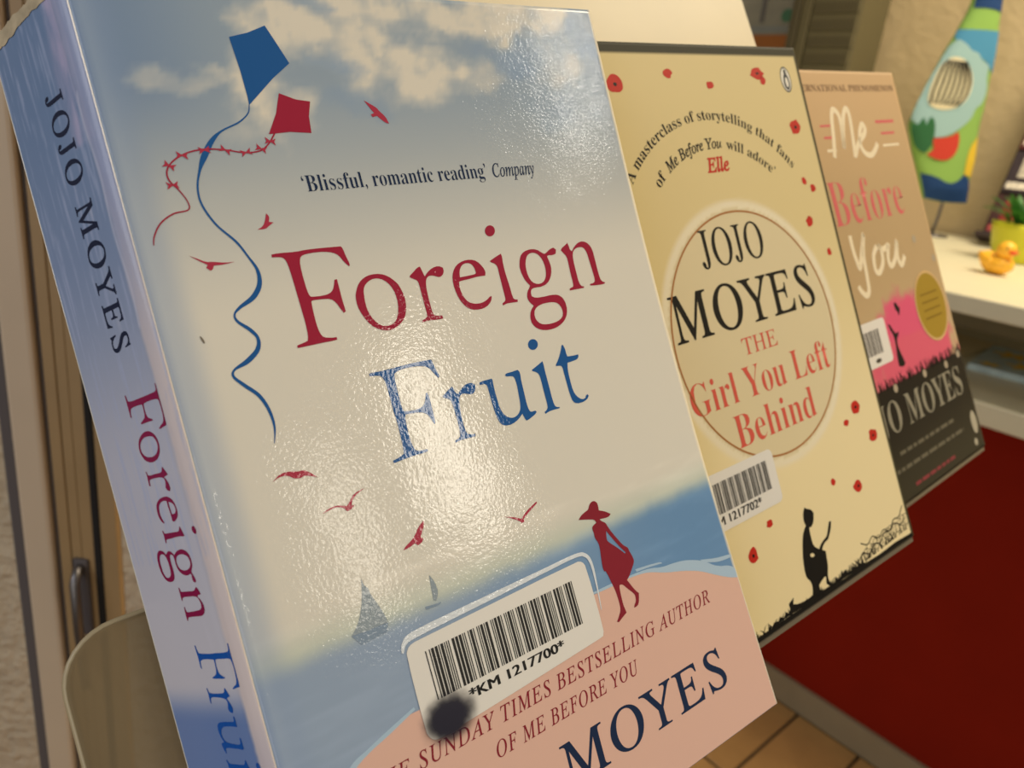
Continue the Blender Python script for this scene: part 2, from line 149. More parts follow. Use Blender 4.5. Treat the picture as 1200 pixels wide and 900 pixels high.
def material(name, col=(200,200,200), rough=0.5, bump=0.0, bscale=1200.0, vcol=False, spec=0.5, metal=0.0, vary=0.0, vscale=30.0, alpha=1.0, trans=0.0, bdist=0.0002, detail=3.0, coat=0.0, coat_rough=0.1, wob=0.0):
    m = bpy.data.materials.new(name); m.use_nodes = True
    nt = m.node_tree; b = nt.nodes['Principled BSDF']
    c = srgb(*col)
    b.inputs['Base Color'].default_value = c
    b.inputs['Roughness'].default_value = rough
    b.inputs['Specular IOR Level'].default_value = spec
    b.inputs['Metallic'].default_value = metal
    b.inputs['Alpha'].default_value = alpha
    b.inputs['Transmission Weight'].default_value = trans
    tc = nt.nodes.new('ShaderNodeTexCoord')
    src = None
    if vcol:
        a = nt.nodes.new('ShaderNodeVertexColor'); a.layer_name = 'print'; src = a.outputs[0]
    if vary > 0:
        n = nt.nodes.new('ShaderNodeTexNoise'); n.inputs['Scale'].default_value = vscale; n.inputs['Detail'].default_value = 5
        nt.links.new(tc.outputs['Object'], n.inputs['Vector'])
        mr = nt.nodes.new('ShaderNodeMapRange'); mr.inputs[1].default_value = 0.3; mr.inputs[2].default_value = 0.7
        mr.inputs[3].default_value = 1-vary; mr.inputs[4].default_value = 1+vary*0.5
        nt.links.new(n.outputs[0], mr.inputs[0])
        mx = nt.nodes.new('ShaderNodeVectorMath'); mx.operation = 'SCALE'
        if src: nt.links.new(src, mx.inputs[0])
        else: mx.inputs[0].default_value = c[:3]
        nt.links.new(mr.outputs[0], mx.inputs['Scale']); src = mx.outputs[0]
    if src: nt.links.new(src, b.inputs['Base Color'])
    if coat > 0:
        b.inputs['Coat Weight'].default_value = coat; b.inputs['Coat Roughness'].default_value = coat_rough; b.inputs['Coat IOR'].default_value = 1.45
    if bump > 0:
        n = nt.nodes.new('ShaderNodeTexNoise'); n.inputs['Scale'].default_value = bscale; n.inputs['Detail'].default_value = detail
        nt.links.new(tc.outputs['Object'], n.inputs['Vector'])
        bp = nt.nodes.new('ShaderNodeBump'); bp.inputs['Strength'].default_value = bump; bp.inputs['Distance'].default_value = bdist
        if wob > 0:
            n2 = nt.nodes.new('ShaderNodeTexNoise'); n2.inputs['Scale'].default_value = 48; n2.inputs['Detail'].default_value = 2
            nt.links.new(tc.outputs['Object'], n2.inputs['Vector'])
            b2 = nt.nodes.new('ShaderNodeBump'); b2.inputs['Strength'].default_value = 1.0; b2.inputs['Distance'].default_value = wob
            nt.links.new(n2.outputs[0], b2.inputs['Height']); nt.links.new(b2.outputs[0], bp.inputs['Normal'])
        nt.links.new(n.outputs[0], bp.inputs['Height']); nt.links.new(bp.outputs[0], b.inputs['Coat Normal' if coat > 0 else 'Normal'])
    return m

def empty(name, mat=None, loc=None, rz=0, label=None, cat=None, group=None):
    o = bpy.data.objects.new(name, None); COL.objects.link(o); o.empty_display_size = 0.02
    if mat is not None: o.matrix_world = mat
    if loc is not None: o.location = loc; o.rotation_euler = (0, 0, rz)
    if label: o['label'] = label
    if cat: o['category'] = cat
    if group: o['group'] = group
    return o

def link(name, me, mat, parent=None, label=None, cat=None, kind=None, group=None):
    o = bpy.data.objects.new(name, me); COL.objects.link(o)
    if mat is not None and len(me.materials) == 0: me.materials.append(mat)
    if parent: o.parent = parent
    if label: o['label'] = label
    if cat: o['category'] = cat
    if kind: o['kind'] = kind
    if group: o['group'] = group
    return o

def smooth(me):
    for p in me.polygons: p.use_smooth = True

def bm_obj(name, bm, mat, parent=None, smoothed=False, **k):
    me = bpy.data.meshes.new(name); bm.normal_update(); bm.to_mesh(me); bm.free()
    if smoothed: smooth(me)
    return link(name, me, mat, parent, **k)

def box_bm(x0, x1, y0, y1, z0, z1, bev=0.0, seg=2, bm=None):
    own = bmesh.new()
    bmesh.ops.create_cube(own, size=1)
    for v in own.verts:
        v.co = Vector(((x0+x1)/2+v.co.x*(x1-x0), (y0+y1)/2+v.co.y*(y1-y0), (z0+z1)/2+v.co.z*(z1-z0)))
    if bev > 0: bmesh.ops.bevel(own, geom=own.edges[:], offset=bev, segments=seg, affect='EDGES', profile=0.5)
    if bm is None: return own
    me = bpy.data.meshes.new('tmp'); own.to_mesh(me); own.free(); bm.from_mesh(me); bpy.data.meshes.remove(me)
    return bm

def box(name, b, mat, parent=None, bev=0.0, **k):
    return bm_obj(name, box_bm(*b, bev=bev), mat, parent, **k)

def chaikin(pts, n=2, lim=55):
    for _ in range(n):
        out = []; N = len(pts)
        for i in range(N):
            a, b, c = Vector(pts[i-1]), Vector(pts[i]), Vector(pts[(i+1) % N])
            u, v = b-a, c-b
            if u.length < 1e-6 or v.length < 1e-6: continue
            if math.degrees(abs(u.angle_signed(v))) < lim:
                out.append(tuple(b-u*0.25)); out.append(tuple(b+v*0.25))
            else: out.append(tuple(b))
        pts = out
    return pts

def fill(contours, sm=2):
    """fills closed outlines (holes by nesting) -> verts, faces in 2-D"""
    cu = bpy.data.curves.new('outline', 'CURVE'); cu.dimensions = '2D'; cu.fill_mode = 'BOTH'
    for c in contours:
        if sm: c = chaikin([tuple(p[:2]) for p in c], sm)
        sp = cu.splines.new('POLY'); sp.points.add(len(c)-1)
        for i, p in enumerate(c): sp.points[i].co = (p[0], p[1], 0, 1)
        sp.use_cyclic_u = True
    return from_curve(cu)

def from_curve(cu):
    o = bpy.data.objects.new('outline', cu); COL.objects.link(o)
    dg = bpy.context.evaluated_depsgraph_get(); dg.update()
    me = bpy.data.meshes.new_from_object(o.evaluated_get(dg))
    vs = [tuple(v.co[:2]) for v in me.vertices]; fs = [tuple(p.vertices) for p in me.polygons]
    bpy.data.objects.remove(o); bpy.data.curves.remove(cu); bpy.data.meshes.remove(me)
    return vs, fs

def uni(s, style):
    if style == 'sans': return s
    o = ''
    for c in s:
        if style == 'roman':
            if 'A' <= c <= 'Z': o += chr(0x1D434+ord(c)-65)
            elif 'a' <= c <= 'z': o += chr(0x1D41A+ord(c)-97)
            else: o += c
        elif style == 'bold':
            if 'A' <= c <= 'Z': o += chr(0x1D400+ord(c)-65)
            elif 'a' <= c <= 'z': o += chr(0x1D41A+ord(c)-97)
            else: o += c
        elif style == 'italic':
            if c == 'h': o += '\u210e'
            elif 'A' <= c <= 'Z': o += chr(0x1D434+ord(c)-65)
            elif 'a' <= c <= 'z': o += chr(0x1D44E+ord(c)-97)
            else: o += c
    return o

def raw_text(s, style='roman', off=0.0, shear=0.0, space=1.0):
    cu = bpy.data.curves.new('lettering', 'FONT'); cu.body = uni(s, style); cu.size = 1; cu.offset = off; cu.shear = shear
    cu.resolution_u = 3; cu.space_character = space
    return from_curve(cu)
CAP = {}
def text(s, x0, x1, base, cap, style='roman', off=0.0, shear=0.0, space=1.0):
    key = style
    if key not in CAP:
        v, _ = raw_text('H', style); CAP[key] = max(p[1] for p in v)-min(p[1] for p in v)
    v, f = raw_text(s, style, off, shear, space)
    a = min(p[0] for p in v); b = max(p[0] for p in v)
    return [((x-a)/(b-a)*(x1-x0)+x0, base+y*cap/CAP[key]) for x, y in v], f

def bolder(s, x0, x1, base, cap):
    return merge([text(s, x0+d, x1-.3+d, base, cap, 'sans', off=0.0) for d in (0, .1, .2, .3)])

def merge(parts):
    V, F = [], []
    for v, f in parts:
        n = len(V); V += list(v); F += [tuple(i+n for i in q) for q in f]
    return V, F

def strip(pts, cap_round=False):
    """variable width ribbon through pts (x, y, width)"""
    P = []
    n = len(pts)
    for i in range(n-1):
        p0, p1, p2, p3 = pts[max(i-1, 0)], pts[i], pts[i+1], pts[min(i+2, n-1)]
        for k in range(6):
            t = k/6
            P.append([0.5*((2*p1[j])+(-p0[j]+p2[j])*t+(2*p0[j]-5*p1[j]+4*p2[j]-p3[j])*t*t+(-p0[j]+3*p1[j]-3*p2[j]+p3[j])*t**3) for j in range(3)])
    P.append(list(pts[-1]))
    V, F = [], []
    for i, p in enumerate(P):
        a, b = P[max(i-1, 0)], P[min(i+1, len(P)-1)]
        d = Vector((b[0]-a[0], b[1]-a[1]));
        if d.length < 1e-9: d = Vector((0, 1))
        d.normalize(); w = max(p[2], 0.05)/2
        V += [(p[0]-d.y*w, p[1]+d.x*w), (p[0]+d.y*w, p[1]-d.x*w)]
        if i: k = 2*i; F.append((k-2, k-1, k+1, k))
    return V, F

def disc(cx, cy, rx, ry, n=24, rot=0.0, r_in=0.0):
    V, F = [], []
    for i in range(n):
        a = 2*math.pi*i/n; x, y = math.cos(a)*rx, math.sin(a)*ry
        X, Y = x*math.cos(rot)-y*math.sin(rot), x*math.sin(rot)+y*math.cos(rot)
        V.append((cx+X, cy+Y))
        if r_in: V.append((cx+X*r_in, cy+Y*r_in))
    if r_in:
        for i in range(n):
            j = (i+1) % n; F.append((2*i, 2*j, 2*j+1, 2*i+1))
    else: F.append(tuple(range(n)))
    return V, F

def rect(x0, x1, y0, y1): return [(x0, y0), (x1, y0), (x1, y1), (x0, y1)], [(0, 1, 2, 3)]

def printed(name, vf, surf, lift, mat, parent, step=6.0, clip=None, label=None, kind=None):
    """flat print: 2-D shape in mm laid on a surface function surf(x, y, lift) -> metres"""
    V, F = vf
    bm = bmesh.new(); vs = [bm.verts.new((x, y, 0)) for x, y in V]
    for f in F:
        try: bm.faces.new([vs[i] for i in f])
        except ValueError: pass
    if clip:
        for co, no in (((clip[0], 0, 0), (-1, 0, 0)), ((clip[1], 0, 0), (1, 0, 0)), ((0, clip[2], 0), (0, -1, 0)), ((0, clip[3], 0), (0, 1, 0))):
            bmesh.ops.bisect_plane(bm, geom=bm.verts[:]+bm.edges[:]+bm.faces[:], plane_co=co, plane_no=no, clear_outer=True)
    if step and bm.verts:
        xs = [v.co.x for v in bm.verts]; ys = [v.co.y for v in bm.verts]
        g = math.floor(min(xs)/step)*step+step
        while g < max(xs):
            bmesh.ops.bisect_plane(bm, geom=bm.verts[:]+bm.edges[:]+bm.faces[:], plane_co=(g, 0, 0), plane_no=(1, 0, 0)); g += step
        g = math.floor(min(ys)/step)*step+step
        while g < max(ys):
            bmesh.ops.bisect_plane(bm, geom=bm.verts[:]+bm.edges[:]+bm.faces[:], plane_co=(0, g, 0), plane_no=(0, 1, 0)); g += step
    bmesh.ops.recalc_face_normals(bm, faces=bm.faces[:])
    bm.normal_update()
    s = sum(f.normal.z*f.calc_area() for f in bm.faces)
    if s < 0: bmesh.ops.reverse_faces(bm, faces=bm.faces[:])
    for v in bm.verts: v.co = surf(v.co.x, v.co.y, lift)
    o = bm_obj(name, bm, mat, parent, smoothed=True)
    if label: o['label'] = label
    if kind: o['kind'] = kind
    return o

def sheet(name, surf, x0, x1, y0, y1, nx, ny, thick, mat, colour, parent):
    """bent sheet of card with its print as point colours"""
    V, F, Cc = [], [], []
    for side in (0, 1):
        for j in range(ny+1):
            for i in range(nx+1):
                x = x0+(x1-x0)*i/nx; y = y0+(y1-y0)*j/ny
                V.append(surf(x, y, -thick*side)); Cc.append(colour(x, y) if side == 0 else (225, 218, 200))
    n = (nx+1)*(ny+1); I = lambda i, j: j*(nx+1)+i
    for j in range(ny):
        for i in range(nx):
            F.append((I(i, j), I(i+1, j), I(i+1, j+1), I(i, j+1)))
            F.append((n+I(i, j), n+I(i, j+1), n+I(i+1, j+1), n+I(i+1, j)))
    for i in range(nx):
        F.append((I(i, 0), n+I(i, 0), n+I(i+1, 0), I(i+1, 0))); F.append((I(i, ny), I(i+1, ny), n+I(i+1, ny), n+I(i, ny)))
    for j in range(ny):
        F.append((I(0, j), I(0, j+1), n+I(0, j+1), n+I(0, j))); F.append((I(nx, j), n+I(nx, j), n+I(nx, j+1), I(nx, j+1)))
    me = bpy.data.meshes.new(name); me.from_pydata(V, [], F); smooth(me)
    for p in me.polygons[-2*(nx+ny):]: p.use_smooth = False
    at = me.color_attributes.new('print', 'FLOAT_COLOR', 'POINT')
    buf = []
    for c in Cc: buf += list(srgb(*c))
    at.data.foreach_set('color', buf)
    return link(name, me, mat, parent)

def lerp(a, b, t): return tuple(x+(y-x)*t for x, y in zip(a, b))
def ss(a, b, x):
    t = min(1, max(0, (x-a)/(b-a))); return t*t*(3-2*t)
def fbm(x, y, z=0.0): return noise.fractal(Vector((x, y, z)), 0.8, 2.1, 5)

def sweep(bm, pts, rad, seg=10, closed=False):
    """round bar through 3-D points"""
    rings = []
    for i, p in enumerate(pts):
        p = Vector(p); a = Vector(pts[max(i-1, 0)]); b = Vector(pts[min(i+1, len(pts)-1)])
        d = (b-a).normalized(); u = d.orthogonal().normalized() if i == 0 else (pu-d*pu.dot(d)).normalized(); pu = u
        w = d.cross(u); r = rad[i] if isinstance(rad, (list, tuple)) else rad
        rings.append([bm.verts.new(p+(u*math.cos(2*math.pi*k/seg)+w*math.sin(2*math.pi*k/seg))*r) for k in range(seg)])
    for A, B in zip(rings, rings[1:]):
        for k in range(seg): bm.faces.new((A[k], A[(k+1) % seg], B[(k+1) % seg], B[k]))
    bm.faces.new(list(reversed(rings[0]))); bm.faces.new(rings[-1])

def lathe(bm, prof, seg=32, c=(0, 0, 0)):
    rings = []
    for r, z in prof: rings.append([bm.verts.new((c[0]+r*math.cos(2*math.pi*k/seg), c[1]+r*math.sin(2*math.pi*k/seg), c[2]+z)) for k in range(seg)])
    for A, B in zip(rings, rings[1:]):
        for k in range(seg): bm.faces.new((A[k], A[(k+1) % seg], B[(k+1) % seg], B[k]))
    bm.faces.new(list(reversed(rings[0]))); bm.faces.new(rings[-1])

def pushed(bm, c, r, sub=3):
    g = bmesh.ops.create_icosphere(bm, subdivisions=sub, radius=1)
    for v in g['verts']: v.co = Vector((c[0]+v.co.x*r[0], c[1]+v.co.y*r[1], c[2]+v.co.z*r[2]))

def code39(s, x0, x1, y0, y1):
    T = {'*':'nwnnwnwnn','K':'wnnnnnnww','M':'wnwnnnnwn','1':'wnnwnnnnw','2':'nnwwnnnnw','7':'nnnwnnwnw','0':'nnnwwnwnn','9':'nnwwnnwnn','8':'wnnwnnwnn'}
    seq = []
    for ch in s:
        for i, k in enumerate(T[ch]): seq.append((i % 2 == 0, 2.6 if k == 'w' else 1.0))
        seq.append((False, 1.0))
    tot = sum(w for _, w in seq[:-1]); x = x0; parts = []
    for bar, w in seq[:-1]:
        dx = w/tot*(x1-x0)
        if bar: parts.append(rect(x, x+dx, y0, y1))
        x += dx
    return merge(parts)

def rounded(x0, x1, y0, y1, r, n=6):
    P = []
    for cx, cy, a0 in ((x1-r, y0+r, -90), (x1-r, y1-r, 0), (x0+r, y1-r, 90), (x0+r, y0+r, 180)):
        for k in range(n+1):
            a = math.radians(a0+90*k/n); P.append((cx+r*math.cos(a), cy+r*math.sin(a)))
    return P

def plate_bm(outline, z0, z1, bm=None, scale=0.001):
    """outline in mm (x, y) extruded along local z (mm)"""
    bm = bm or bmesh.new()
    A = [bm.verts.new((x*scale, y*scale, z0*scale)) for x, y in outline]; B = [bm.verts.new((x*scale, y*scale, z1*scale)) for x, y in outline]
    n = len(A)
    bm.faces.new(list(reversed(A))); bm.faces.new(B)
    for i in range(n): bm.faces.new((A[i], A[(i+1) % n], B[(i+1) % n], B[i]))
    return bm

# ---------------------------------------------------------------- materials
GL = dict(rough=0.7, spec=0.05, coat=1.0, coat_rough=0.10, bump=0.52, bscale=1300.0, bdist=0.00008, detail=1.0, wob=0.00026)
m_card = material('laminated cover print', vcol=True, **GL)
def ink(name, col, **k):
    d = dict(GL); d.update(k); return material(name, col, **d)
i_red = ink('crimson ink', (160, 30, 58)); i_blue = ink('blue ink', (28, 88, 152)); i_navy = ink('navy ink', (24, 42, 74))
i_red2 = ink('dark crimson ink', (140, 34, 48)); i_rose = ink('rose ink', (176, 52, 74))
i_sand = ink('sand ink', (228, 186, 168)); i_foam = ink('surf ink', (176, 200, 220)); i_boat = ink('boat ink', (150, 162, 170)); i_hull = ink('hull ink', (134, 152, 172))
SG = dict(rough=0.7, spec=0.05, coat=0.7, coat_rough=0.2, bump=0.3, bscale=700, bdist=0.0001)
m_spine = material('spine print', vcol=True, **SG)
s_navy = material('spine navy ink', (12, 24, 56), **SG)
s_plum = material('spine plum ink', (140, 14, 70), **SG)
s_blue = material('spine blue ink', (10, 84, 170), **SG)
m_pages = material('book pages', (214, 198, 160), rough=0.9, bump=0.4, bscale=600, vary=0.12, vscale=300)
m_torn = material('torn paper edge', (196, 178, 146), rough=0.95, bump=0.6, bscale=500, vary=0.3, vscale=260, bdist=0.0006)
m_sticker = material('white sticker', (232, 228, 220), rough=0.35, spec=0.4)
m_black = material('barcode ink', (18, 14, 10), rough=0.4)
m_film = material('clear label film', (225, 232, 238), rough=0.12, bump=0.5, bscale=900, bdist=0.0002, spec=0.9)
matt = dict(rough=0.55, spec=0.12, bump=0.08, bscale=900.0, bdist=0.0001)
m_card2 = material('satin cover print', vcol=True, **matt)

# ---------------------------------------------------------------- setting
m_wall = material('rough painted plaster', (206, 184, 142), rough=0.9, bump=0.4, bscale=42, bdist=0.008, detail=5, vary=0.06, vscale=6)
m_wall_l = material('ragged wall plaster', (204, 186, 158), rough=0.9, bump=1.0, bscale=80, bdist=0.009, detail=3, vary=0.10, vscale=20)
m_grout = material('floor grout', (104, 82, 52), rough=0.95, vary=0.2, vscale=40)
m_tile = material('glazed floor tile', (190, 146, 88), rough=0.42, vary=0.14, vscale=14, bump=0.1, bscale=80, bdist=0.001)
m_skirt = material('grey skirting', (150, 134, 104), rough=0.7, vary=0.05)
EX = Vector((0.683, -0.7304, 0)).normalized(); EY = Vector((0.7304, 0.683, 0)).normalized()
RZ = math.atan2(EX.y, EX.x)
def desk_frame(z=0.0): return (0, 0, z), RZ
def lw(x, y, z): return EX*x+EY*y+Vector((0, 0, z))

def turned(o): o.rotation_euler = (0, 0, RZ); return o
turned(box('floor_base', (-2.6, 2.4, -1.6, 2.2, -0.12, -0.006), m_grout, kind='structure')).name = 'floor'
floor = bpy.data.objects['floor']
tile_me = None
TX, TY = 0.118, 0.236
for i in range(-10, 8):
    for j in range(0, 6):
        if tile_me is None:
            b = box_bm(-TX/2+0.003, TX/2-0.003, -TY/2+0.003, TY/2-0.003, -0.006, 0.0, bev=0.0015, seg=1)
            tile_me = bpy.data.meshes.new('tile'); b.to_mesh(tile_me); b.free(); tile_me.materials.append(m_tile)
        t = bpy.data.objects.new('tile', tile_me); COL.objects.link(t); t.parent = floor
        t.location = (i*TX+0.02, 1.08-j*TY+(0.0 if i % 2 else TY/2)*0, 0)
turned(box('wall_back', (-2.6, 2.4, 2.06, 2.16, 0.0, 2.6), m_wall, kind='structure'))
wl = box('wall_left', (-1.3, 0.02, 0.0, 0.12, 0.0, 2.2), m_wall_l, kind='structure'); wl.location = (-0.17, 0.66, 0); wl.rotation_euler = (0, 0, math.radians(4))
turned(box('baseboard_back', (-2.6, 2.4, 2.045, 2.06, 0, 0.08), m_skirt, kind='structure'))

# ---------------------------------------------------------------- first book: pale blue cover with kites
def frame(rows): return Matrix((tuple(rows[0]), tuple(rows[1]), tuple(rows[2]), (0, 0, 0, 1)))
F1 = frame([[0.78755, -0.363074, 0.497938, -0.017998], [0.606772, 0.315689, -0.729499, 0.084407], [0.107669, 0.876651, 0.468924, 0.842807]])
F2 = frame([[0.773495, -0.357801, 0.523149, 0.067534], [0.623908, 0.284559, -0.72785, 0.178883], [0.111559, 0.889384, 0.44334, 0.846415]])
F3 = frame([[0.742072, -0.367837, 0.560379, 0.15397], [0.663073, 0.280208, -0.694131, 0.269854], [0.098305, 0.886668, 0.451837, 0.853133]])
W1 = 127.16
def surf1(x, y, lift=0.0):
    t = max(0.0, x/W1)
    z = -3.23*t*t*math.sin(math.pi*min(1, max(0, (198-y)/198)))
    z += -0.22*math.exp(-((x-3.2)/2.2)**2)
    z -= 0.5*max(0, 1-x/0.9)**2
    return Vector((x, y, z+lift))/1000
CL = [(30, 21, 7, 8, 1.0), (40, 8, 9, 7, 1.0), (55, 13, 12, 9, 1.0), (70, 18, 12, 8, 1.0), (60, 4, 14, 6, 1.0), (86, 4, 20, 6, .95), (100, 3, 24, 6, .95), (86, 20, 8, 5, .55), (14, 20, 6, 2.0, .4), (22, 18, 6, 2.4, .5), (30, 30, 4, 5, .35), (38, 26, 6, 4, .6), (112, 16, 9, 5, .5)]
BL = [(47, 16, 5.5, 4.5, .75), (47, 3, 5, 3, .7), (98, 14, 14, 6, .75), (52, 24, 9, 4, .5), (122, 8, 5, 10, .8), (108, 28, 12, 6, .4)]
def col1(x, yup):
    y = 198-yup
    top = lerp((126, 148, 178), (150, 166, 182), ss(4, 30, x))
    c = lerp(top, (182, 188, 190), ss(16, 46, y)); c = lerp(c, (226, 221, 208), ss(34, 70, y))
    wx = x+6*fbm(x*.07, y*.09, 3); wy = y+4*fbm(x*.08+9, y*.1, 7)
    k = 0
    for cx, cy, rx, ry, s in CL:
        d = math.hypot((wx-cx)/rx, (wy-cy)/ry); k = max(k, s*(1-ss(.45, 1.3, d)))
    n = fbm(x*.16, y*.2, 1)
    k = min(1, max(0, k*(1+.55*n)))
    c = lerp(c, (226, 219, 204), k)
    for cx, cy, rx, ry, s in BL:
        d = math.hypot((wx-cx)/rx, (wy-cy)/ry); c = lerp(c, (140, 162, 188), s*(1-ss(.4, 1.2, d))*min(1, max(0, .85+.6*n)))
    if y > 124:
        e = 134+0.6*fbm(x*.1, 3)
        sea = lerp((152, 170, 194), (108, 148, 190), ss(20, 118, x)); sea = lerp(sea, (134, 162, 192), ss(150, 185, y))
        c = lerp(lerp(c, (196, 206, 192), ss(126, 134, y)*.8), sea, ss(e-2.2, e+2.6, y))
        c = lerp(c, tuple(min(255, q+14) for q in c), max(0, fbm(x*.03, y*.3, 5))*.8)
    c = lerp(c, lerp(c, (150, 168, 196), .55), (1-ss(1.5, 9, x)))  # bluish shade along the hinge groove, painted into the print
    if x > W1-.3: c = (236, 228, 208)
    return c
book1 = empty('paperback_book', F1, label='large pale blue paperback with two kites on its front, nearest the camera', cat='book', group=None)
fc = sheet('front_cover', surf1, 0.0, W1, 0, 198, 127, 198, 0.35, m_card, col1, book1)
P1 = lambda name, vf, mat, lift=0.05, **k: printed(name, vf, surf1, lift, mat, fc, clip=(0.6, W1-.3, 0.1, 197.9), **k)
P1('beach_print', fill([D['sand_edge'][0:0]+D['sand_edge']+[[127.4, -1], [-1, -1], [-1, 22], [6, 33]]], 1), i_sand, 0.03)
P1('surf_print', strip([(6, 34, .8), (10, 38.2, 1.0), (13.4, 41.2, 1.2), (17, 42.6, .8), (21.7, 44, .9), (28, 45.9, .6)]), i_foam, 0.045)
for c in D['foam']: P1('surf_print', fill([c]), i_foam, 0.045)
for nm, cs in D['title_red']: P1('title_letter', fill(cs, 1), i_red)
for nm, cs in D['title_blue']: P1('title_letter', fill(cs, 1), i_blue)
P1('blue_kite', fill(D['kite_blue'], 0), i_blue); P1('red_kite', fill(D['kite_red'], 0), i_red)
P1('blue_kite_ribbon', strip(D['ribbon']), i_blue, 0.05)
P1('red_kite_tail', strip(D['red_tail']), i_red, 0.065)
bw = []
for x, y in D['bows']:
    a = random.uniform(-.6, .6)
    for sgn in (-1, 1):
        V = [(0, .1), (0, -.1), (sgn*1.1, -.75), (sgn*.8, 0), (sgn*1.1, .75)]
        bw.append(([(x+u*math.cos(a)-v*math.sin(a), y+u*math.sin(a)+v*math.cos(a)) for u, v in V], [(0, 1, 2, 3, 4)]))
P1('kite_tail_bows', merge(bw), i_rose, 0.075)
for c in D['birds']: P1('bird_print', fill([c], 1), i_rose)
P1('sailing_boat_print', merge([fill([c], 1) for c in D['boat_sail']]), i_boat); P1('boat_hull_print', merge([fill([c], 1) for c in D['boat_hull']]), i_hull, 0.055)
P1('walking_woman_print', fill(D['woman'], 2), i_red2, 0.06)
P1('quote_lettering', text('‘Blissful, romantic reading’', 34.2, 80.2, 154.0, 3.5, 'bold', off=-.009), i_navy)
P1('quote_source_lettering', text('Company', 82.0, 94.8, 154.0, 3.3, 'italic', off=.008), i_navy)
P1('strapline_lettering', merge([text('THE SUNDAY TIMES BESTSELLING AUTHOR', 15.2, 114.3, 34.0, 3.4, 'italic', off=.004, space=1.12), text('OF ME BEFORE YOU', 42.9, 85.2, 27.6, 3.4, 'italic', off=.004, space=1.12)]), i_red2, 0.055)
P1('author_lettering', merge([text('JOJO', 19.5, 50.0, 12.6, 9.8, 'roman', shear=-.25, off=.006, space=1.1), text('MOYES', 57.6, 112.3, 12.6, 9.8, 'roman', shear=-.25, off=.006, space=1.08)]), i_navy, 0.055)
# speck of dirt and small marks on the laminate
P1('scuff_marks', merge([disc(7.2, 127.5, .2, .8, 10, .3)]), material('grey scuff', (120, 110, 96), rough=.8), 0.055)
# sticker
st = printed('barcode_sticker', fill([D['sticker'][0]], 1), surf1, 0.11, m_sticker, book1, label='white barcode sticker with a black ink smudge on its lower left corner')
printed('sticker_film_edge', strip([(28.6, 57.2, .5), (29.6, 59.0, 1.1), (33, 59.8, 1.5), (50, 60.2, 1.3), (66, 60.5, 1.0), (76, 60.6, .9), (79, 59.6, .9), (80, 57, .8), (79.8, 52, .5), (79.2, 46, .2)]), surf1, 0.09, m_film, st)
printed('barcode', code39('*KM1217700*', 33.24, 72.91, 45.2, 55.6), surf1, 0.14, m_black, st)
printed('sticker_lettering', bolder('*KM 1217700*', 40.2, 66.4, 41.9, 2.1), surf1, 0.14, m_black, st)
m_smudge = bpy.data.materials.new('black ink smudge'); m_smudge.use_nodes = True
nt = m_smudge.node_tree; bs = nt.nodes['Principled BSDF']; bs.inputs['Base Color'].default_value = srgb(24, 20, 40); bs.inputs['Roughness'].default_value = .35
tc = nt.nodes.new('ShaderNodeTexCoord'); mp = nt.nodes.new('ShaderNodeVectorMath'); mp.operation = 'SUBTRACT'; mp.inputs[1].default_value = (0.0347, 0.0408, 0)
m2 = nt.nodes.new('ShaderNodeVectorMath'); m2.operation = 'MULTIPLY'; m2.inputs[1].default_value = (1, 1.25, 0)
ln = nt.nodes.new('ShaderNodeVectorMath'); ln.operation = 'LENGTH'; nz = nt.nodes.new('ShaderNodeTexNoise'); nz.inputs['Scale'].default_value = 330
ad = nt.nodes.new('ShaderNodeMath'); ad.operation = 'MULTIPLY_ADD'; ad.inputs[1].default_value = 0.0022
mr = nt.nodes.new('ShaderNodeMapRange'); mr.inputs[1].default_value = 0.0088; mr.inputs[2].default_value = 0.0036; mr.interpolation_type = 'SMOOTHSTEP'
L = nt.links.new
L(tc.outputs['Object'], mp.inputs[0]); L(mp.outputs[0], m2.inputs[0]); L(m2.outputs[0], ln.inputs[0]); L(tc.outputs['Object'], nz.inputs['Vector'])
L(nz.outputs[0], ad.inputs[0]); L(ln.outputs['Value'], ad.inputs[2]); L(ad.outputs[0], mr.inputs[0]); L(mr.outputs[0], bs.inputs['Alpha'])
printed('ink_smudge', disc(34.7, 41.2, 8.6, 7.4, 24), surf1, 0.17, m_smudge, st)
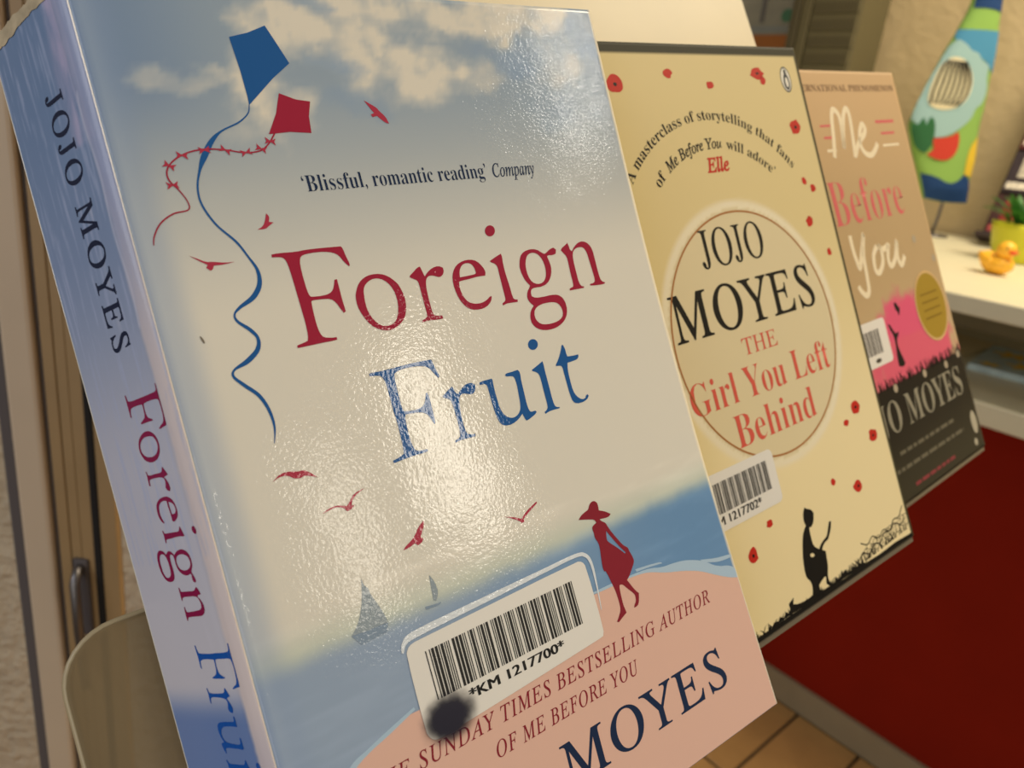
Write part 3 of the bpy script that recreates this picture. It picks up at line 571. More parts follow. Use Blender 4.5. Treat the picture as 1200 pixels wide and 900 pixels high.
# spine (skewed from reading), back cover, pages
SW = math.hypot(12.3, 26.0); SD = Vector((-12.3, 0, -26.0))/SW; SN = Vector((-26.0, 0, 12.3))/SW
def surfS(s, y, lift=0.0):
    t = s/SW
    bulge = 0.45*max(0.0, math.sin(math.pi*min(1, max(0, t))))**.8+0.28*math.exp(-((s-2.2)/1.3)**2)-0.16*math.exp(-((s-5.2)/.7)**2)
    ce = -0.5*max(0, 1-s/0.9)**2*0
    return (SD*s+SN*(bulge+lift)+Vector((0, y, -0.3*max(0, 1-s/1.0))))/1000
def colS(s, yup):
    y = 198-yup
    c = lerp((112, 136, 172), (134, 150, 182), ss(10, 60, y)); c = lerp(c, (196, 194, 206), ss(45, 95, y)); c = lerp(c, (204, 200, 208), ss(95, 130, y))  # lavender grey has the cool sky reflection painted in
    c = lerp(c, (100, 128, 182), ss(134, 142, y)*(.9)) if s > 4 else lerp(c, (140, 150, 190), ss(136, 150, y))
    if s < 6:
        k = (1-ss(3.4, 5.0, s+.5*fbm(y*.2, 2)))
        c = lerp(c, lerp((166, 172, 204), (230, 212, 206), ss(30, 80, y)), k*.8)  # bright reflection on the front crease facet, painted as a paler strip
    # pale creases and scuffs of the laminate, its gloss streaks painted in too
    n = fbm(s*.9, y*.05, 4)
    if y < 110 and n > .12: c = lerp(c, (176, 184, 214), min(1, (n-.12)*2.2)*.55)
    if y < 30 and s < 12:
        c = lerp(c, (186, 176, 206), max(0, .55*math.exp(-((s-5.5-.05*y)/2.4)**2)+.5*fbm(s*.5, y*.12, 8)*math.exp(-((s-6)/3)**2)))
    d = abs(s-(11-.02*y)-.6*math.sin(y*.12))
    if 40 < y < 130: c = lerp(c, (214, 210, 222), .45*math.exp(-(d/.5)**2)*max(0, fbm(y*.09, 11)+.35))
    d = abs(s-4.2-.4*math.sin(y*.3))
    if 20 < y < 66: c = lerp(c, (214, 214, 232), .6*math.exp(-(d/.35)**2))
    if s > SW-.35: c = (214, 214, 226)
    return c
def surfS_sheet(s, y, l): return surfS(s, y, l)
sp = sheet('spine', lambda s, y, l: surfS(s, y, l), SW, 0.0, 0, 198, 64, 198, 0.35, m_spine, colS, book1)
PS = lambda name, vf, mat, **k: printed(name, vf, lambda a, b, l: surfS(a, b, l), 0.05, mat, sp, step=2.0, clip=(0.2, SW-.3, 0.1, 197.5), **k)
def on_spine(vf, y0, base):      # turns reading direction down the spine; letter tops point to the front cover
    V, F = vf; return [(base-v, y0-u) for u, v in V], F
def spine_flip(vf): V, F = vf; return V, [tuple(reversed(f)) for f in F]
PS('spine_author_lettering', merge([on_spine(text('JOJO', 0, 18.1, 0, 5.7, 'roman', shear=-.25, off=.010, space=1.22), 180.7, 14.3), on_spine(text('MOYES', 0, 29.2, 0, 5.6, 'roman', shear=-.25, off=.010, space=1.2), 159.0, 14.1)]), s_navy)
k1 = 45.2/84.7
for nm, cs in D['title_red']:
    PS('spine_title_letter', on_spine(fill([[((p[0]-24)*k1, (p[1]-122.5)*k1) for p in c] for c in cs], 1), 121.8, 14.6), s_plum)
for nm, cs in D['title_blue']:
    PS('spine_title_letter', on_spine(fill([[((p[0]-37.5)*.555, (p[1]-95)*.535) for p in c] for c in cs], 1), 71.8, 13.9), s_blue)
# torn paper showing along the head of the spine
ed = []
for k in range(41):
    s = -0.6+k*(SW+1.2)/40
    ed.append((s, 198.6+0.5*fbm(k*.4, 5)))
ed2 = [(s, 196.2+0.35*fbm(s*.5, 9)-.5*math.exp(-((s-22)/5)**2)) for s, _ in reversed(ed)]
printed('torn_spine_head', (ed+ed2, [(i, i+1, 80-i, 81-i) for i in range(40)]), lambda a, b, l: surfS(min(max(a, -.3), SW+.2), b, l), 0.12, m_torn, sp, step=0)
def surfB(x, y, l=0.0): return Vector((x, y, -26.0+l+0.4*0))/1000
sheet('back_cover', lambda x, y, l: surfB(x, y, -l), W1-12.3, -12.3, 0, 198, 10, 10, 0.35, m_card, lambda x, y: (150, 168, 190), book1)
bm = bmesh.new()
q = [(-0.4+1.2, -0.9), (W1-1.5, -4.0), (W1-13.5, -25.4), (-12.3+1.2, -25.4)]
ring = []
for y in (1.0, 197.0): ring.append([bm.verts.new((x/1000, y/1000, z/1000)) for x, z in q])
for k in range(4): bm.faces.new((ring[0][k], ring[0][(k+1) % 4], ring[1][(k+1) % 4], ring[1][k]))
bm.faces.new(list(reversed(ring[0]))); bm.faces.new(ring[1]); bmesh.ops.recalc_face_normals(bm, faces=bm.faces[:])
bm_obj('page_block', bm, m_pages, book1)

# ---------------------------------------------------------------- the two books further along
def plain_book(M, W, T, m_cov, colf, bend, label, nx, ny, spine_col):
    b = empty('paperback_book', M, label=label, cat='book')
    def sf(x, y, l=0.0): return Vector((x, y, l-bend*(x/W)**2*math.sin(math.pi*y/198)))/1000
    f = sheet('front_cover', sf, 0, W, 0, 198, nx, ny, 0.35, m_cov, colf, b)
    sheet('back_cover', lambda x, y, l: Vector((x, y, -T-l))/1000, W-1, 0, 0, 198, 8, 8, 0.35, m_cov, lambda x, y: spine_col, b)
    sheet('spine', lambda s, y, l: Vector((-(.8*math.sin(math.pi*s/T)+l), y, -s))/1000, T, 0, 0, 198, 12, 8, 0.35, m_cov, lambda x, y: spine_col, b)
    box('page_block', (0.0008, (W-1.8)/1000, 0.0008, 0.1972, (-T+.4)/1000, (-.45-bend)/1000), m_pages, b)
    return b, f, sf
def col2(x, yup):
    y = 198-yup
    if y < 3.6 or x > 125.9: return (54, 52, 34)
    d = math.hypot(x-66, y-102)
    c = lerp((222, 202, 148), (238, 220, 172), ss(60, 150, y))
    c = lerp(c, (216, 196, 130), (1-ss(10, 40, x))*.4)
    if d < 46:
        c = (222, 206, 166)
        if d > 44.2: c = (236, 224, 192)
    elif d < 48: c = lerp((236, 224, 196), c, (d-46)/2)
    if y > 196.6: c = (120, 112, 92)
    return c
book2, f2, s2 = plain_book(F2, 127.0, 16.5, m_card2, col2, 0.6, 'cream paperback with a printed circle and scattered red petals, middle of the three books', 127, 198, (62, 62, 42))
def satin(name, col): return material(name, col, **matt)
k_blk = satin('black ink', (26, 24, 20)); k_red = satin('poppy ink', (196, 46, 34)); k_cor = satin('coral ink', (214, 92, 76)); k_brn = satin('brown ring ink', (170, 112, 60)); k_wht = satin('pale ink', (236, 230, 214))
P2 = lambda name, vf, mat, lift=0.05, **k: printed(name, vf, s2, lift, mat, f2, clip=(0.3, 125.8, 0.2, 197.5), **k)
P2('circle_border', merge([disc(66, 96, 43.4, 43.4, 96, 0, .985)]), k_brn)
P2('author_lettering', merge([text('JOJO', 45.6, 79.6, 121.6, 12.8, 'roman', shear=-.25, off=.002), text('MOYES', 25, 101.9, 100, 15.2, 'roman', shear=-.25, off=.006, space=1.05)]), k_blk)
P2('title_lettering', merge([text('THE', 54.8, 73.8, 90.0, 5.8, 'roman', shear=-.25), text('Girl You Left', 24.0, 101.4, 75.8, 10.6, 'bold', off=-.010), text('Behind', 41.0, 86.0, 61.0, 11.0, 'bold', off=-.010)]), k_cor)
def arc(vf, cx, cy, r, mid):
    V, F = vf
    out = []
    for x, y in V:
        a = (x-mid)/r; R = r+y; out.append((cx+R*math.sin(a), cy+R*math.cos(a)))
    return out, F
P2('quote_lettering', merge([arc(text('‘A masterclass of storytelling that fans', 0, 97, 0, 3.6, 'bold', off=-.004), 65, 116.5, 55.0, 48.5), arc(merge([text('of', 0, 5.2, 0, 3.6, 'bold', off=-.004), text('Me Before You', 7.6, 38, 0, 3.6, 'italic', off=.02), text('will adore’', 40.5, 66, 0, 3.6, 'bold', off=-.004)]), 65, 116.5, 45.0, 33.0)]), k_blk)
P2('quote_source_lettering', text('Elle', 59.5, 71.6, 153.4, 4.8, 'italic', off=.03), k_red)
for x, y, a, b in D['b2_petals']:
    pr = random.Random(int(x*10)); pts = []
    for i in range(11):
        t = 2*math.pi*i/11; r = pr.uniform(.72, 1.08); pts.append((x+a*r*math.cos(t), y+b*r*math.sin(t)))
    o = P2('petal_print', fill([pts], 2), k_red)
    if a > 2.5: P2('petal_centre', disc(x+.2, y, a*.22, b*.2, 10), k_blk, 0.07)
P2('reader_print', fill(D['b2_reader'], 1), k_blk)
P2('grass_print', merge([fill([[[18, -1]]+D['b2_grass'][0][:-8]+[[127, 22], [127, 1.5]]+[[127, -1]]], 0) if False else fill([D['b2_grass'][0]], 0), rect(0, 126, 0.2, 1.8)]), k_blk)
# tufts and curly wire along the ground line
gs = []
rg = random.Random(3)
def ground2(x): return 2.0+0.05*max(0, x-60)
for i in range(150):
    x = rg.uniform(20, 125); h = rg.uniform(1.0, 3.4); a = rg.uniform(-.7, .7); y0 = ground2(x)-1
    gs.append(strip([(x, y0, .55), (x+a*.5*h, y0+h*.6, .35), (x+a*h*1.2, y0+h, .08)]))
P2('grass_blades', merge(gs), k_blk, 0.06, kind='stuff')
cs = []
for i in range(15):
    x = 92+i*2.3; r = 1.3+.9*rg.random(); y = 4.0+(x-92)*.10+rg.uniform(0, 2.2)
    cs.append(strip([(x+r*math.cos(t*.5), y+r*1.1*math.sin(t*.5), .22) for t in range(0, 13)]))
cs.append(strip([(88+4*i, 4+.2*i*i*.5+(i % 2)*1.6, .45) for i in range(10)]))
cs.append(strip([(92+4*i, 8-.1*i+((i+1) % 2)*1.7, .4) for i in range(9)]))
P2('curly_wire_print', merge(cs), k_blk, 0.07)
P2('publisher_mark', merge([disc(117, 185.5, 3.2, 5.0, 28, 0, .88), fill([[(116.4, 189), (117.2, 189.6), (118, 188.9), (117.8, 188), (118.9, 186), (119, 183.6), (118.2, 181.8), (117, 181.4), (115.8, 182), (115.2, 184), (115.6, 186.4), (116.6, 187.8)]], 1)]), satin('emblem grey ink', (70, 72, 74)))
P2('publisher_mark_ground', disc(117, 185.5, 2.9, 4.6, 28), k_wht, 0.03)
P2('publisher_mark_belly', disc(117.2, 184.4, .9, 2.0, 14), k_wht, 0.08)
st2 = printed('barcode_sticker', (rounded(7.5, 55.8, 38.6, 57.2, 2.2), [tuple(range(28))]), s2, 0.12, m_sticker, book2)
printed('barcode', code39('*KM1217702*', 11, 51.5, 44.2, 54.0), s2, 0.15, m_black, st2)
printed('sticker_lettering', bolder('*KM 1217702*', 17.5, 45.0, 40.6, 2.7), s2, 0.15, m_black, st2)

def col3(x, yup):
    y = 198-yup
    c = lerp((206, 172, 128), (188, 160, 118), ss(0, 80, y)); c = lerp(c, (200, 176, 138), ss(90, 140, y)*.6)
    n = fbm(x*.12, y*.12, 2)
    # pink flare
    d = math.hypot((x-76)/50, (y-138)/31)+.16*n
    if x < 60: d += .1
    c = lerp(c, (222, 96, 118), 1-ss(.78, 1.02, d)); c = lerp(c, (226, 78, 132), (1-ss(.2, .5, abs(d-.62)))*.35*(1 if y < 128 else 0))
    e = 146+1.2*fbm(x*.5, 1)
    if y > e: c = lerp((30, 26, 20), (60, 56, 42), ss(150, 196, y))
    return c
book3, f3, s3 = plain_book(F3, 127.0, 19.0, m_card2, col3, 0.5, 'brown and black paperback with a pink glow on its front, furthest of the three books', 90, 140, (40, 36, 28))
P3 = lambda name, vf, mat, lift=0.05, **k: printed(name, vf, s3, lift, mat, f3, clip=(0.3, 126.8, 0.2, 197.8), **k)
h_crm = satin('cream ink', (240, 224, 190)); h_pink = satin('pink ink', (214, 104, 104)); h_grey = satin('silver ink', (150, 144, 124)); h_dim = satin('dim grey ink', (108, 102, 84)); h_brn = satin('brown ink', (112, 78, 52)); h_dk = satin('black silhouette ink', (18, 14, 14))
h_rose = satin('dull rose ink', (140, 62, 66))
P3('headline_lettering', text('THE INTERNATIONAL PHENOMENON', 12, 124, 188.4, 3.0, 'bold'), h_brn)
for s in D['b3_me']+D['b3_you']: P3('title_script', strip([(x, y, 2.8) for x, y in s]), h_crm)
P3('title_lettering', text('Before', 37.5, 105.5, 126.8, 20.5, 'bold', off=-.013), h_pink)
for r in ((45, 54, 172, 173), (46, 54, 166.5, 167.6), (97, 116, 172.5, 174), (100, 114, 166.8, 168)): P3('flourish_line', rect(*r), h_pink)
for r in ((46, 54, 160.5, 161.8), (99, 116, 160.8, 162)): P3('flourish_line', rect(*r), h_crm)
P3('girl_print', fill(D['b3_girl'], 1), h_dk)
P3('bird_print', merge([disc(72, 84.5, 1.6, 2.6, 12, .4), disc(73.4, 82.5, .9, 2.2, 12, -.5)]), h_dk)
gs = []
for i in range(120):
    x = rg.uniform(2, 126); h = rg.uniform(1.5, 5.0); a = rg.uniform(-.6, .6)
    gs.append(strip([(x, 50.5, .8), (x+a*h*.4, 52+h*.5, .5), (x+a*h, 51.5+h, .1)]))
P3('meadow_blades', merge(gs), h_dk, 0.06, kind='stuff')
h_fl = satin('pale flower ink', (176, 162, 138))
for x, y in D['b3_spots']: P3('flower_print', disc(x, y, 1.9, 2.0, 14), h_fl, 0.07)
P3('author_lettering', text('JOJO MOYES', 8, 119, 31.0, 14.2, 'bold', off=-.004), h_grey)
ln = []
for (xa, xb, y) in ((42, 101, 20.6), (34, 108, 13.6)):
    x = xa
    while x < xb:
        w = rg.uniform(3, 9); ln.append(rect(x, min(x+w, xb), y, y+1.7)); x += w+1.4
P3('small_print_lines', merge(ln), h_dim)
ln = []; x = 49
while x < 92: w = rg.uniform(3, 8); ln.append(rect(x, min(x+w, 92), 4.2, 5.8)); x += w+1.3
P3('small_print_lines', merge(ln), h_rose)
P3('publisher_mark', merge([disc(121.4, 14.5, 3.2, 6.0, 24), disc(118.2, 4.8, 1.9, 1.9, 14)]), satin('grey mark ink', (176, 168, 146)))
gd = printed('gold_seal', disc(107.5, 79, 15.6, 16.6, 48), s3, 0.12, satin('gold foil', (166, 136, 44)), book3)
printed('seal_rim', disc(107.5, 79, 16.6, 17.8, 48, 0, .93), s3, 0.15, satin('pale gold rim', (214, 178, 120)), gd)
printed('seal_lines', merge([rect(98, 117, 79+d, 80+d) for d in (-6, -2, 2, 6)]), s3, 0.15, satin('dark gold ink', (136, 108, 30)), gd)
st3 = printed('barcode_sticker', (rounded(8.5, 57.4, 62.0, 82.6, 2.2), [tuple(range(28))]), s3, 0.12, m_sticker, book3)
printed('barcode', code39('*KM1217701*', 12, 50, 67.5, 78.5), s3, 0.15, material('grey barcode ink', (74, 68, 64), rough=.5), st3)
printed('sticker_lettering', disc(44, 64.6, 2.6, 1.0, 12), s3, 0.15, m_black, st3)

# ---------------------------------------------------------------- acrylic book trays
m_acr = material('smoked acrylic', (160, 138, 100), rough=0.3, alpha=0.62, spec=0.5)
m_lip = material('acrylic edge', (118, 108, 90), rough=0.3, spec=0.6)
def tray(M, label, bx, by, z, lip, depth, back=0):
    t = empty('acrylic_book_tray', M, label=label, cat='book tray')
    o = rounded(bx[0], bx[1], by[0], by[1], 11, 8)
    bm_obj('back_plate', plate_bm(o, z-2.0, z), m_acr, t)
    # bright polished edge of the plate
    bm = bmesh.new(); n = len(o); ins = [((x-(bx[0]+bx[1])/2), (y-(by[0]+by[1])/2)) for x, y in o]
    pts = [(x/1000, y/1000, (z-1.0)/1000) for x, y in o]; pts.append(pts[0])
    sweep(bm, pts, 0.0008, 6)
    bm_obj('polished_edge', bm, material('polished acrylic edge', (186, 168, 132), rough=.3), t, smoothed=True)
    box('ledge', (lip[0]/1000, lip[1]/1000, -0.0021, -0.0004, (z-1)/1000, -depth/1000), m_lip, t)
    if back: bm_obj('bracket', box_bm(.046, .066, .02, .05, -back/1000, (z-2)/1000, bev=.001), m_lip, t)
    return t
tray(F1, 'smoked acrylic tray with rounded corners holding up the pale blue book', (-28.7, 84), (-22, 78.6), -29.0, (4, 84), 4, 73)
tray(F2, 'clear acrylic ledge under the cream book with red petals', (6, 120), (-2.2, 70), -18.6, (2, 126.5), 0.5, 46)
tray(F3, 'clear acrylic ledge under the brown and black book', (6, 120), (-2.2, 70), -21.0, (2, 126), 0.5)

# ---------------------------------------------------------------- display stand behind the books
m_board = material('cream lacquered board', (212, 196, 158), rough=0.45, vary=0.03)
m_cream = material('cream painted wood', (206, 184, 156), rough=0.55, vary=0.05, vscale=12)
m_tan = material('tan laminate', (164, 134, 92), rough=0.5, vary=0.08, vscale=18)
m_gap = material('dark rubber seal', (92, 84, 82), rough=0.8)
m_slot = material('dark slot', (26, 22, 20), rough=0.9)
m_steel = material('dull steel', (120, 116, 116), rough=0.35, metal=0.9)
bd = empty('display_board', F1, label='cream back board rising behind the pale blue book and the cream book', cat='display board')
bm_obj('board', plate_bm([(15, 60), (318, 60), (304.5, 238), (292, 420), (15, 420)], -79, -73), m_board, bd)
st = empty('display_post', loc=(-0.349, 0.463, 0), rz=math.radians(2), label='tall cream and tan display post with dark slots at the left edge', cat='post')
top = F1 @ Vector((.032, .068, -.076)); inv = F1.inverted()
bm = box_bm(top.x-.012, top.x+.012, top.y-.008, top.y+.016, .006, top.z, bev=.002)
box_bm(top.x-.14, top.x+.14, top.y-.12, top.y+.16, 0.0, .008, bm=bm)
for v in bm.verts: v.co = inv @ v.co
bm_obj('support_leg', bm, m_steel, bd)
def post(name, x0, x1, y0, y1, m, z0=0.0, z1=1.9, bev=0.002):
    return box(name, (x0, x1, y0, y1, z0, z1), m, st, bev=bev)
st.rotation_euler = (0, 0.031, math.radians(2))
post('dark_seal', -.0340, -.0240, 0.0, 0.03, m_gap)
post('cream_post', -.0245, -.0027, -.003, 0.03, m_cream, bev=.003)
post('dark_seal', -.0030, .0013, 0.002, 0.03, m_gap)
post('tan_panel', .0011, .0092, 0.0, 0.03, m_tan, bev=.0006)
post('tan_panel', .0096, .0172, 0.0005, 0.03, m_tan, bev=.0006)
post('tan_panel', .0176, .0268, 0.0, 0.03, m_tan, bev=.0006)
post('dark_slot', .0262, .0328, -0.0008, 0.03, m_slot)
post('tan_strip', .0322, .0448, 0.0, 0.006, m_tan, bev=.001)
bm = bmesh.new()
sweep(bm, [(.0165, .004, .646), (.0165, -.006, .648), (.0172, -.012, .640), (.018, -.013, .60), (.019, -.012, .56), (.022, -.016, .545)], .0036, 12)
bm_obj('steel_hook', bm, m_steel, st, smoothed=True)
box('hook_plate', (.0105, .0225, -.002, .0005, .585, .655), m_gap, st, bev=.002)

# ---------------------------------------------------------------- desk
m_white = material('cream white melamine', (226, 218, 186), rough=0.4, vary=0.02)
m_red = material('deep red lacquer panel', (136, 26, 4), spec=0.15, rough=0.8, vary=0.06, vscale=9)
m_inner = material('desk inner board', (190, 170, 126), rough=0.7)
dk = empty('shop_desk', loc=(0, 0, 0), rz=RZ, label='cream topped desk with an open shelf above a deep red front panel', cat='desk')
box('desk_top', (-1.30, 1.2, 1.10, 2.045, .815, .84), m_white, dk, bev=.002)
box('lower_shelf', (-1.28, 1.18, 1.10, 1.60, .675, .706), m_white, dk, bev=.002)
box('back_board', (-1.28, 1.18, 1.60, 1.62, .06, .815), m_inner, dk)
box('red_panel', (-1.28, 1.18, 1.205, 1.225, .056, .675), m_red, dk)
box('side_board', (-1.30, -1.28, 1.12, 1.62, .06, .815), m_white, dk)
box('side_board', (1.18, 1.20, 1.12, 1.62, .06, .815), m_white, dk)
box('plinth', (-1.30, 1.2, 1.195, 1.60, 0, .056), m_skirt, dk, bev=.002)

# rubber duck
m_duck = material('yellow rubber', (255, 190, 50), rough=0.35); m_beak = material('orange red beak', (228, 84, 30), rough=0.4); m_eye = material('duck eye', (20, 16, 14), rough=.3)
def duck():
    d = empty('rubber_duck', loc=lw(-.365, 1.395, .84), rz=math.radians(-80), label='small yellow rubber duck with an orange beak on the desk top', cat='toy')
    bm = bmesh.new(); pushed(bm, (0, 0, .017), (.030, .021, .017), 4)
    for v in bm.verts:
        if v.co.x < 0: v.co.z += (v.co.x/.03)**2*.012
        if v.co.z < .003: v.co.z = max(v.co.z, 0)
    bm_obj('body', bm, m_duck, d, smoothed=True)
    bm = bmesh.new(); pushed(bm, (.012, 0, .041), (.0145, .0140, .0145), 3); bm_obj('head', bm, m_duck, d, smoothed=True)
    for s in (-1, 1):
        bm = bmesh.new(); pushed(bm, (-.006, s*.019, .021), (.016, .005, .009), 3)
        for v in bm.verts: v.co.z += max(0, -v.co.x-.004)*.5
        bm_obj('wing', bm, m_duck, d, smoothed=True)
        bm = bmesh.new(); pushed(bm, (.022, s*.0085, .045), (.0018, .0018, .0022), 2); bm_obj('eye', bm, m_eye, d, smoothed=True)
    bm = bmesh.new(); pushed(bm, (.027, 0, .0405), (.0085, .0075, .0022), 3); pushed(bm, (.026, 0, .0375), (.0065, .006, .0018), 3); bm_obj('beak', bm, m_beak, d, smoothed=True)
duck()

# potted plant
m_pot = material('lime yellow pot', (208, 206, 40), rough=0.4); m_leaf = material('fresh leaf', (58, 122, 40), rough=0.5, vary=.25, vscale=60); m_soil = material('dark soil', (50, 38, 26), rough=1)
pt = empty('potted_plant', loc=lw(-.405, 1.64, .84), rz=RZ, label='lime yellow pot with a small green plant behind the duck', cat='plant')
bm = bmesh.new(); lathe(bm, [(.030, 0), (.034, .002), (.044, .030), (.050, .060), (.052, .072), (.048, .072), (.044, .060)], 32); bm_obj('pot', bm, m_pot, pt, smoothed=True)
bm = bmesh.new(); lathe(bm, [(.001, .060), (.0455, .0605), (.0455, .064), (.001, .064)], 24); bm_obj('soil', bm, m_soil, pt)
lf = None
def leaf_mesh():
    bm = bmesh.new(); n = 7; L_, w_ = .07, .018; rows = []
    for i in range(n):
        t = i/(n-1); w = w_*max(0.0, math.sin(math.pi*min(1, t*.96+.02)))**.8*.5
        rows.append([bm.verts.new((t*L_, s*w, .03*t-.035*t*t+abs(s)*.002)) for s in (-1, 0, 1)])
    for a, b in zip(rows, rows[1:]):
        for k in (0, 1): bm.faces.new((a[k], a[k+1], b[k+1], b[k]))
    me = bpy.data.meshes.new('leaf'); bm.to_mesh(me); bm.free(); smooth(me); me.materials.append(m_leaf); return me
lfm = leaf_mesh(); rl = random.Random(5)
for i in range(26):
    o = bpy.data.objects.new('leaf', lfm); COL.objects.link(o); o.parent = pt
    a = i*2.399; r = .004+.02*rl.random()
    o.location = (r*math.cos(a), r*math.sin(a), .062+.004*rl.random()); o.rotation_euler = (rl.uniform(-.4, .4), -rl.uniform(.45, 1.35), a); o.scale = [rl.uniform(.7, 1.0)]*3

# decorated fish cushion on a stick
cx = empty('fish_ornament', loc=(0.95183, 1.78077, .84), rz=math.atan2(.03656, .99933), label='tapering padded fish picture in blue, green and red standing on a thin metal stick', cat='ornament')
cu_ = D['cushion']
def inside_w(pts, zz):
    xs = []
    for a, b in zip(pts, pts[1:]+pts[:1]):
        if (a[1]-zz)*(b[1]-zz) < 0: xs.append(a[0]+(b[0]-a[0])*(zz-a[1])/(b[1]-a[1]))
    return (min(xs), max(xs)) if len(xs) > 1 else None
bd_pts = cu_['body']
def puff(x, z):
    w = inside_w(bd_pts, z)
    if not w: return 0.003
    t = (x-w[0])/max(1e-6, w[1]-w[0]); t = min(1, max(0, t))
    return .003+.016*math.sqrt(max(0, 4*t*(1-t)))*min(1, max(0.15, (z-.07)/.04))
def csurf(x, z, lift, side=-1): return Vector((x, side*(puff(x, z)+lift), z))
V, F = fill([bd_pts], 1)
m_fab = lambda n, c: material(n, c, rough=.85, bump=.3, bscale=900, bdist=.0005)
f_green = m_fab('green felt', (136, 176, 84)); f_navy = m_fab('navy felt', (14, 58, 110)); f_blue = m_fab('sky blue felt', (70, 140, 178)); f_pale = m_fab('pale blue felt', (150, 184, 184))
f_red = m_fab('red felt', (196, 58, 40)); f_plant = m_fab('bottle green felt', (40, 100, 58)); f_yel = m_fab('yellow felt', (222, 188, 50)); f_str = m_fab('cream felt', (224, 214, 176)); f_blk = m_fab('charcoal thread', (38, 36, 28))
def shell(name, pts, mat, lift, both=False, sm=1):
    V, F = fill([pts], sm); bm = bmesh.new(); vs = [bm.verts.new((x, z, 0)) for x, z in V]
    for f in F: bm.faces.new([vs[i] for i in f])
    for ax in (0, 1):
        lo = min(v.co[ax] for v in bm.verts); hi = max(v.co[ax] for v in bm.verts); g = lo+.008
        while g < hi:
            co = [0, 0, 0]; no = [0, 0, 0]; co[ax] = g; no[ax] = 1
            bmesh.ops.bisect_plane(bm, geom=bm.verts[:]+bm.edges[:]+bm.faces[:], plane_co=co, plane_no=no); g += .008
    pl = [(v.co.x, v.co.y) for v in bm.verts]
    bm.verts.ensure_lookup_table()
    if both:
        back = bmesh.ops.duplicate(bm, geom=bm.faces[:]+bm.verts[:]+bm.edges[:]); bv = [g for g in back['geom'] if isinstance(g, bmesh.types.BMVert)]; bs_ = set(bv)
        for v in bm.verts:
            x, z = v.co.x, v.co.y; v.co = csurf(x, z, lift, 1 if v in bs_ else -1)
        be = [e for e in bm.edges if e.is_boundary]
        bmesh.ops.bridge_loops(bm, edges=be)
    else:
        for v in bm.verts: v.co = csurf(v.co.x, v.co.y, lift)
    bmesh.ops.recalc_face_normals(bm, faces=bm.faces[:])
    return bm_obj(name, bm, mat, cx, smoothed=True)
bod = shell('padded_body', bd_pts, f_green, 0, both=True)
def patch(name, key, mat, lift):
    o = shell(name, cu_[key], mat, lift)
    return o
patch('navy_base_patch', 'navy', f_navy, .0015); patch('navy_tip_patch', 'navy_top', f_navy, .0015); patch('blue_patch', 'blue', f_blue, .0015)
patch('fish_patch', 'fish', f_pale, .002); patch('red_patch', 'red', f_red, .003); patch('yellow_patch', 'yellow', f_yel, .002); patch('water_plant_patch', 'plant', f_plant, .0035)
patch('striped_body_patch', 'stripes', f_str, .0035)
bm = bmesh.new(); sx = cu_['stripes']; zlo = min(p[1] for p in sx); zhi = max(p[1] for p in sx)
for k in range(7):
    t = (k+.5)/7; pts = []
    for j in range(12):
        z = zlo+.012+(zhi-zlo-.02)*j/11
        w = inside_w(sx, z)
        if w: pts.append(csurf(w[0]+(w[1]-w[0])*(t*.96+.02), z, .0045))
    sweep(bm, pts, .0026, 6)
bm_obj('charcoal_stripes', bm, f_blk, cx, smoothed=True)
bm = bmesh.new(); sweep(bm, [(.004, 0, .30), (.004, 0, .06), (.003, 0, .03), (-.001, 0, .004)], .0035, 10); bm_obj('metal_stick', bm, m_steel, cx, smoothed=True)
bm = bmesh.new(); lathe(bm, [(.001, 0), (.035, 0), (.036, .003), (.033, .005), (.001, .006)], 28); bm_obj('stick_foot', bm, m_steel, cx, smoothed=True)

# perforated steel cabinet
m_olive = material('olive grey steel', (98, 90, 62), rough=0.6); m_olive2 = material('dark olive steel', (80, 72, 49), rough=0.7)
pc = empty('perforated_cabinet', loc=(0, 0, 0), rz=RZ, label='olive grey perforated steel cabinet standing on the desk behind the books', cat='cabinet')
pc.location = lw(-1.10, 1.85, .84)
box('cabinet_body', (0.0, .176, .012, .15, 0, .80), m_olive, pc, bev=.003)
box('corner_post', (0.0, .022, 0.0, .012, 0, .80), m_olive2, pc, bev=.002)
box('corner_post', (.026, .050, .002, .012, 0, .80), m_olive, pc, bev=.002)
slat_me = None
for k in range(20):
    z = .02+k*.038
    if slat_me is None:
        bm = box_bm(.054, .172, .004, .012, 0, .0365, bev=.001, seg=1)
        slat_me = bpy.data.meshes.new('slat'); bm.to_mesh(slat_me); bm.free(); slat_me.materials.append(m_olive)
        bm = bmesh.new()
        for i in range(14):
            box_bm(.058+i*.008, .0615+i*.008, .0032, .0045, .005, .025, bm=bm)
        hole_me = bpy.data.meshes.new('perforation'); bm.to_mesh(hole_me); bm.free(); hole_me.materials.append(m_olive2)
    o = bpy.data.objects.new('slat', slat_me); COL.objects.link(o); o.parent = pc; o.location = (0, 0, z)
    h = bpy.data.objects.new('perforation_row', hole_me); COL.objects.link(h); h.parent = o; h['kind'] = 'stuff'

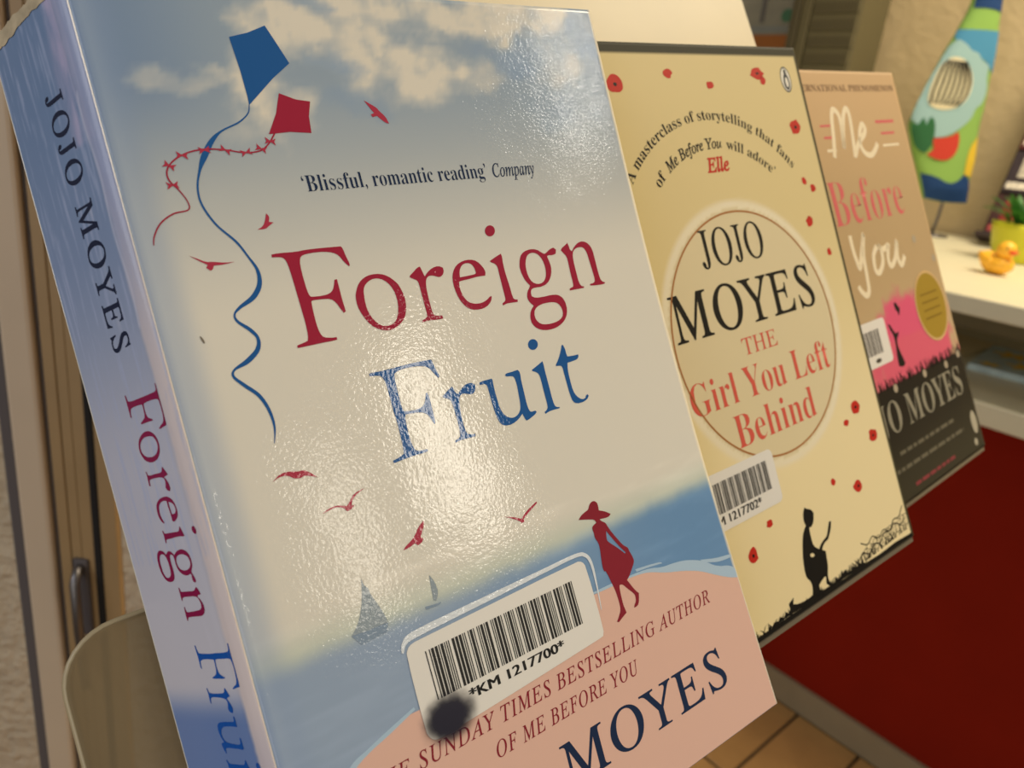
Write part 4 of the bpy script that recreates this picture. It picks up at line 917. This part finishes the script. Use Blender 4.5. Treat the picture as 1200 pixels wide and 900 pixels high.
# poster on the back wall
po = empty('wall_poster', loc=lw(-1.42, 2.052, 1.255), rz=RZ, label='pale grey wall poster with an orange band and a green spot', cat='poster')
box('poster_sheet', (0, .26, -.004, 0, 0, .34), material('pale grey paper', (184, 178, 158), rough=.6, vary=.08), po)
box('orange_band', (.085, .225, -.006, -.0035, .004, .043), material('orange paper', (204, 126, 58), rough=.6), po)
box('grey_bar', (.108, .121, -.006, -.0035, .075, .34), material('slate paper', (132, 126, 122), rough=.6), po)
box('blue_band', (.06, .225, -.0055, -.0035, .05, .066), material('mist blue paper', (170, 172, 166), rough=.6), po)
bm = bmesh.new(); lathe(bm, [(.001, 0), (.017, 0), (.017, .003), (.001, .003)], 24)
bmesh.ops.rotate(bm, cent=(0, 0, 0), matrix=Matrix.Rotation(math.pi/2, 3, 'X'), verts=bm.verts[:]); bmesh.ops.translate(bm, vec=(.192, -.003, .092), verts=bm.verts[:])
bm_obj('green_spot', bm, material('green paper', (96, 150, 116), rough=.6), po)

# booklets leaning at the right edge of the desk
tints = [((70, 40, 36), (150, 44, 40)), ((112, 36, 34), (190, 70, 66)), ((56, 44, 48), (206, 196, 176)), ((40, 50, 76), (176, 60, 56)), ((90, 34, 32), (214, 200, 170))]
rk = empty('booklet_rack', loc=lw(-.545, 1.88, .852), rz=RZ, label='dark rack of red and brown booklets behind the potted plant', cat='rack')
rk.rotation_euler = (-0.34, 0.0, RZ)
box('rack_back', (0, .34, .012, .02, 0, .47), material('dark brown board', (58, 40, 34), rough=.7), rk, bev=.003)
box('rack_lip', (0, .34, -.03, .012, 0, .012), material('dark brown lip', (52, 38, 34), rough=.7), rk, bev=.002)
lab = ['dark brown', 'brick red', 'grey and cream', 'navy blue', 'maroon']
for r in range(4):
    for c in range(2):
        a, b = tints[(r*2+c) % 5]; z = .014+r*.098; x = .006+c*.166
        bk = empty('booklet', label='%s booklet, %s row up, %s column of dark rack' % (lab[(r*2+c) % 5], ['lowest', 'second', 'third', 'topmost'][r], ['left', 'right'][c]), cat='booklet', group='booklets in the dark rack')
        bk.matrix_world = Matrix.LocRotScale(lw(-.545, 1.88, .852), bpy.data.objects['booklet_rack'].rotation_euler, None) @ Matrix.Translation((x, 0, z))
        box('cover', (0, .160, -.002, .010, 0, .092), material('booklet cover', a, rough=.5, vary=.3, vscale=50), bk, bev=.001)
        box('cover_picture', (.02, .13, -.0035, -.0018, .034, .078), material('booklet picture', b, rough=.5, vary=.45, vscale=70), bk)
        box('cover_band', (.006, .150, -.0035, -.0018, .008, .022), material('booklet band', tuple(min(255, q+40) for q in b), rough=.5, vary=.4, vscale=90), bk)

# leaflets on the lower shelf
m_lf = material('pale blue leaflet', (196, 214, 210), rough=.35, vary=.25, vscale=45); m_yl = material('yellow petal print', (250, 206, 70), rough=.5); m_cr = material('cream paper', (228, 208, 160), rough=.6)
def flower(parent, x, y, z, r, n=6):
    bm = bmesh.new()
    for k in range(n):
        a = 2*math.pi*k/n; c = Vector((x+r*.55*math.cos(a), y+r*.55*math.sin(a), z)); vs = []
        for j in range(10):
            t = 2*math.pi*j/10; u = r*.48*math.cos(t); v = r*.2*math.sin(t)
            vs.append(bm.verts.new((c.x+u*math.cos(a)-v*math.sin(a), c.y+u*math.sin(a)+v*math.cos(a), z+.0001*k)))
        bm.faces.new(vs)
    bm_obj('flower_print', bm, m_yl, parent)
def leaflet(nm, x, y, rz, w, h, t, z, label, mat, fl=()):
    e = empty('leaflet', loc=lw(x, y, z), rz=RZ+rz, label=label, cat='leaflet', group='leaflets on the lower shelf')
    box('sheet', (-w/2, w/2, -h/2, h/2, 0, t), mat, e, bev=.0006)
    for fx, fy, r in fl: flower(e, fx, fy, t+.0004, r)
leaflet('a', -.285, 1.365, math.radians(6), .10, .19, .010, .706, 'pale blue booklet with yellow flowers on the lower shelf', m_lf, ((-.01, .035, .030), (.018, -.035, .028), (-.025, -.07, .016)))
leaflet('b', -.40, 1.39, math.radians(-4), .10, .20, .006, .706, 'plain cream paper sheet on the lower shelf beside the blue booklet', m_cr)
leaflet('c', -.165, 1.33, math.radians(3), .10, .20, .012, .706, 'second blue booklet with yellow flowers at the right of the lower shelf', m_lf, ((0, .04, .03), (.01, -.04, .026)))
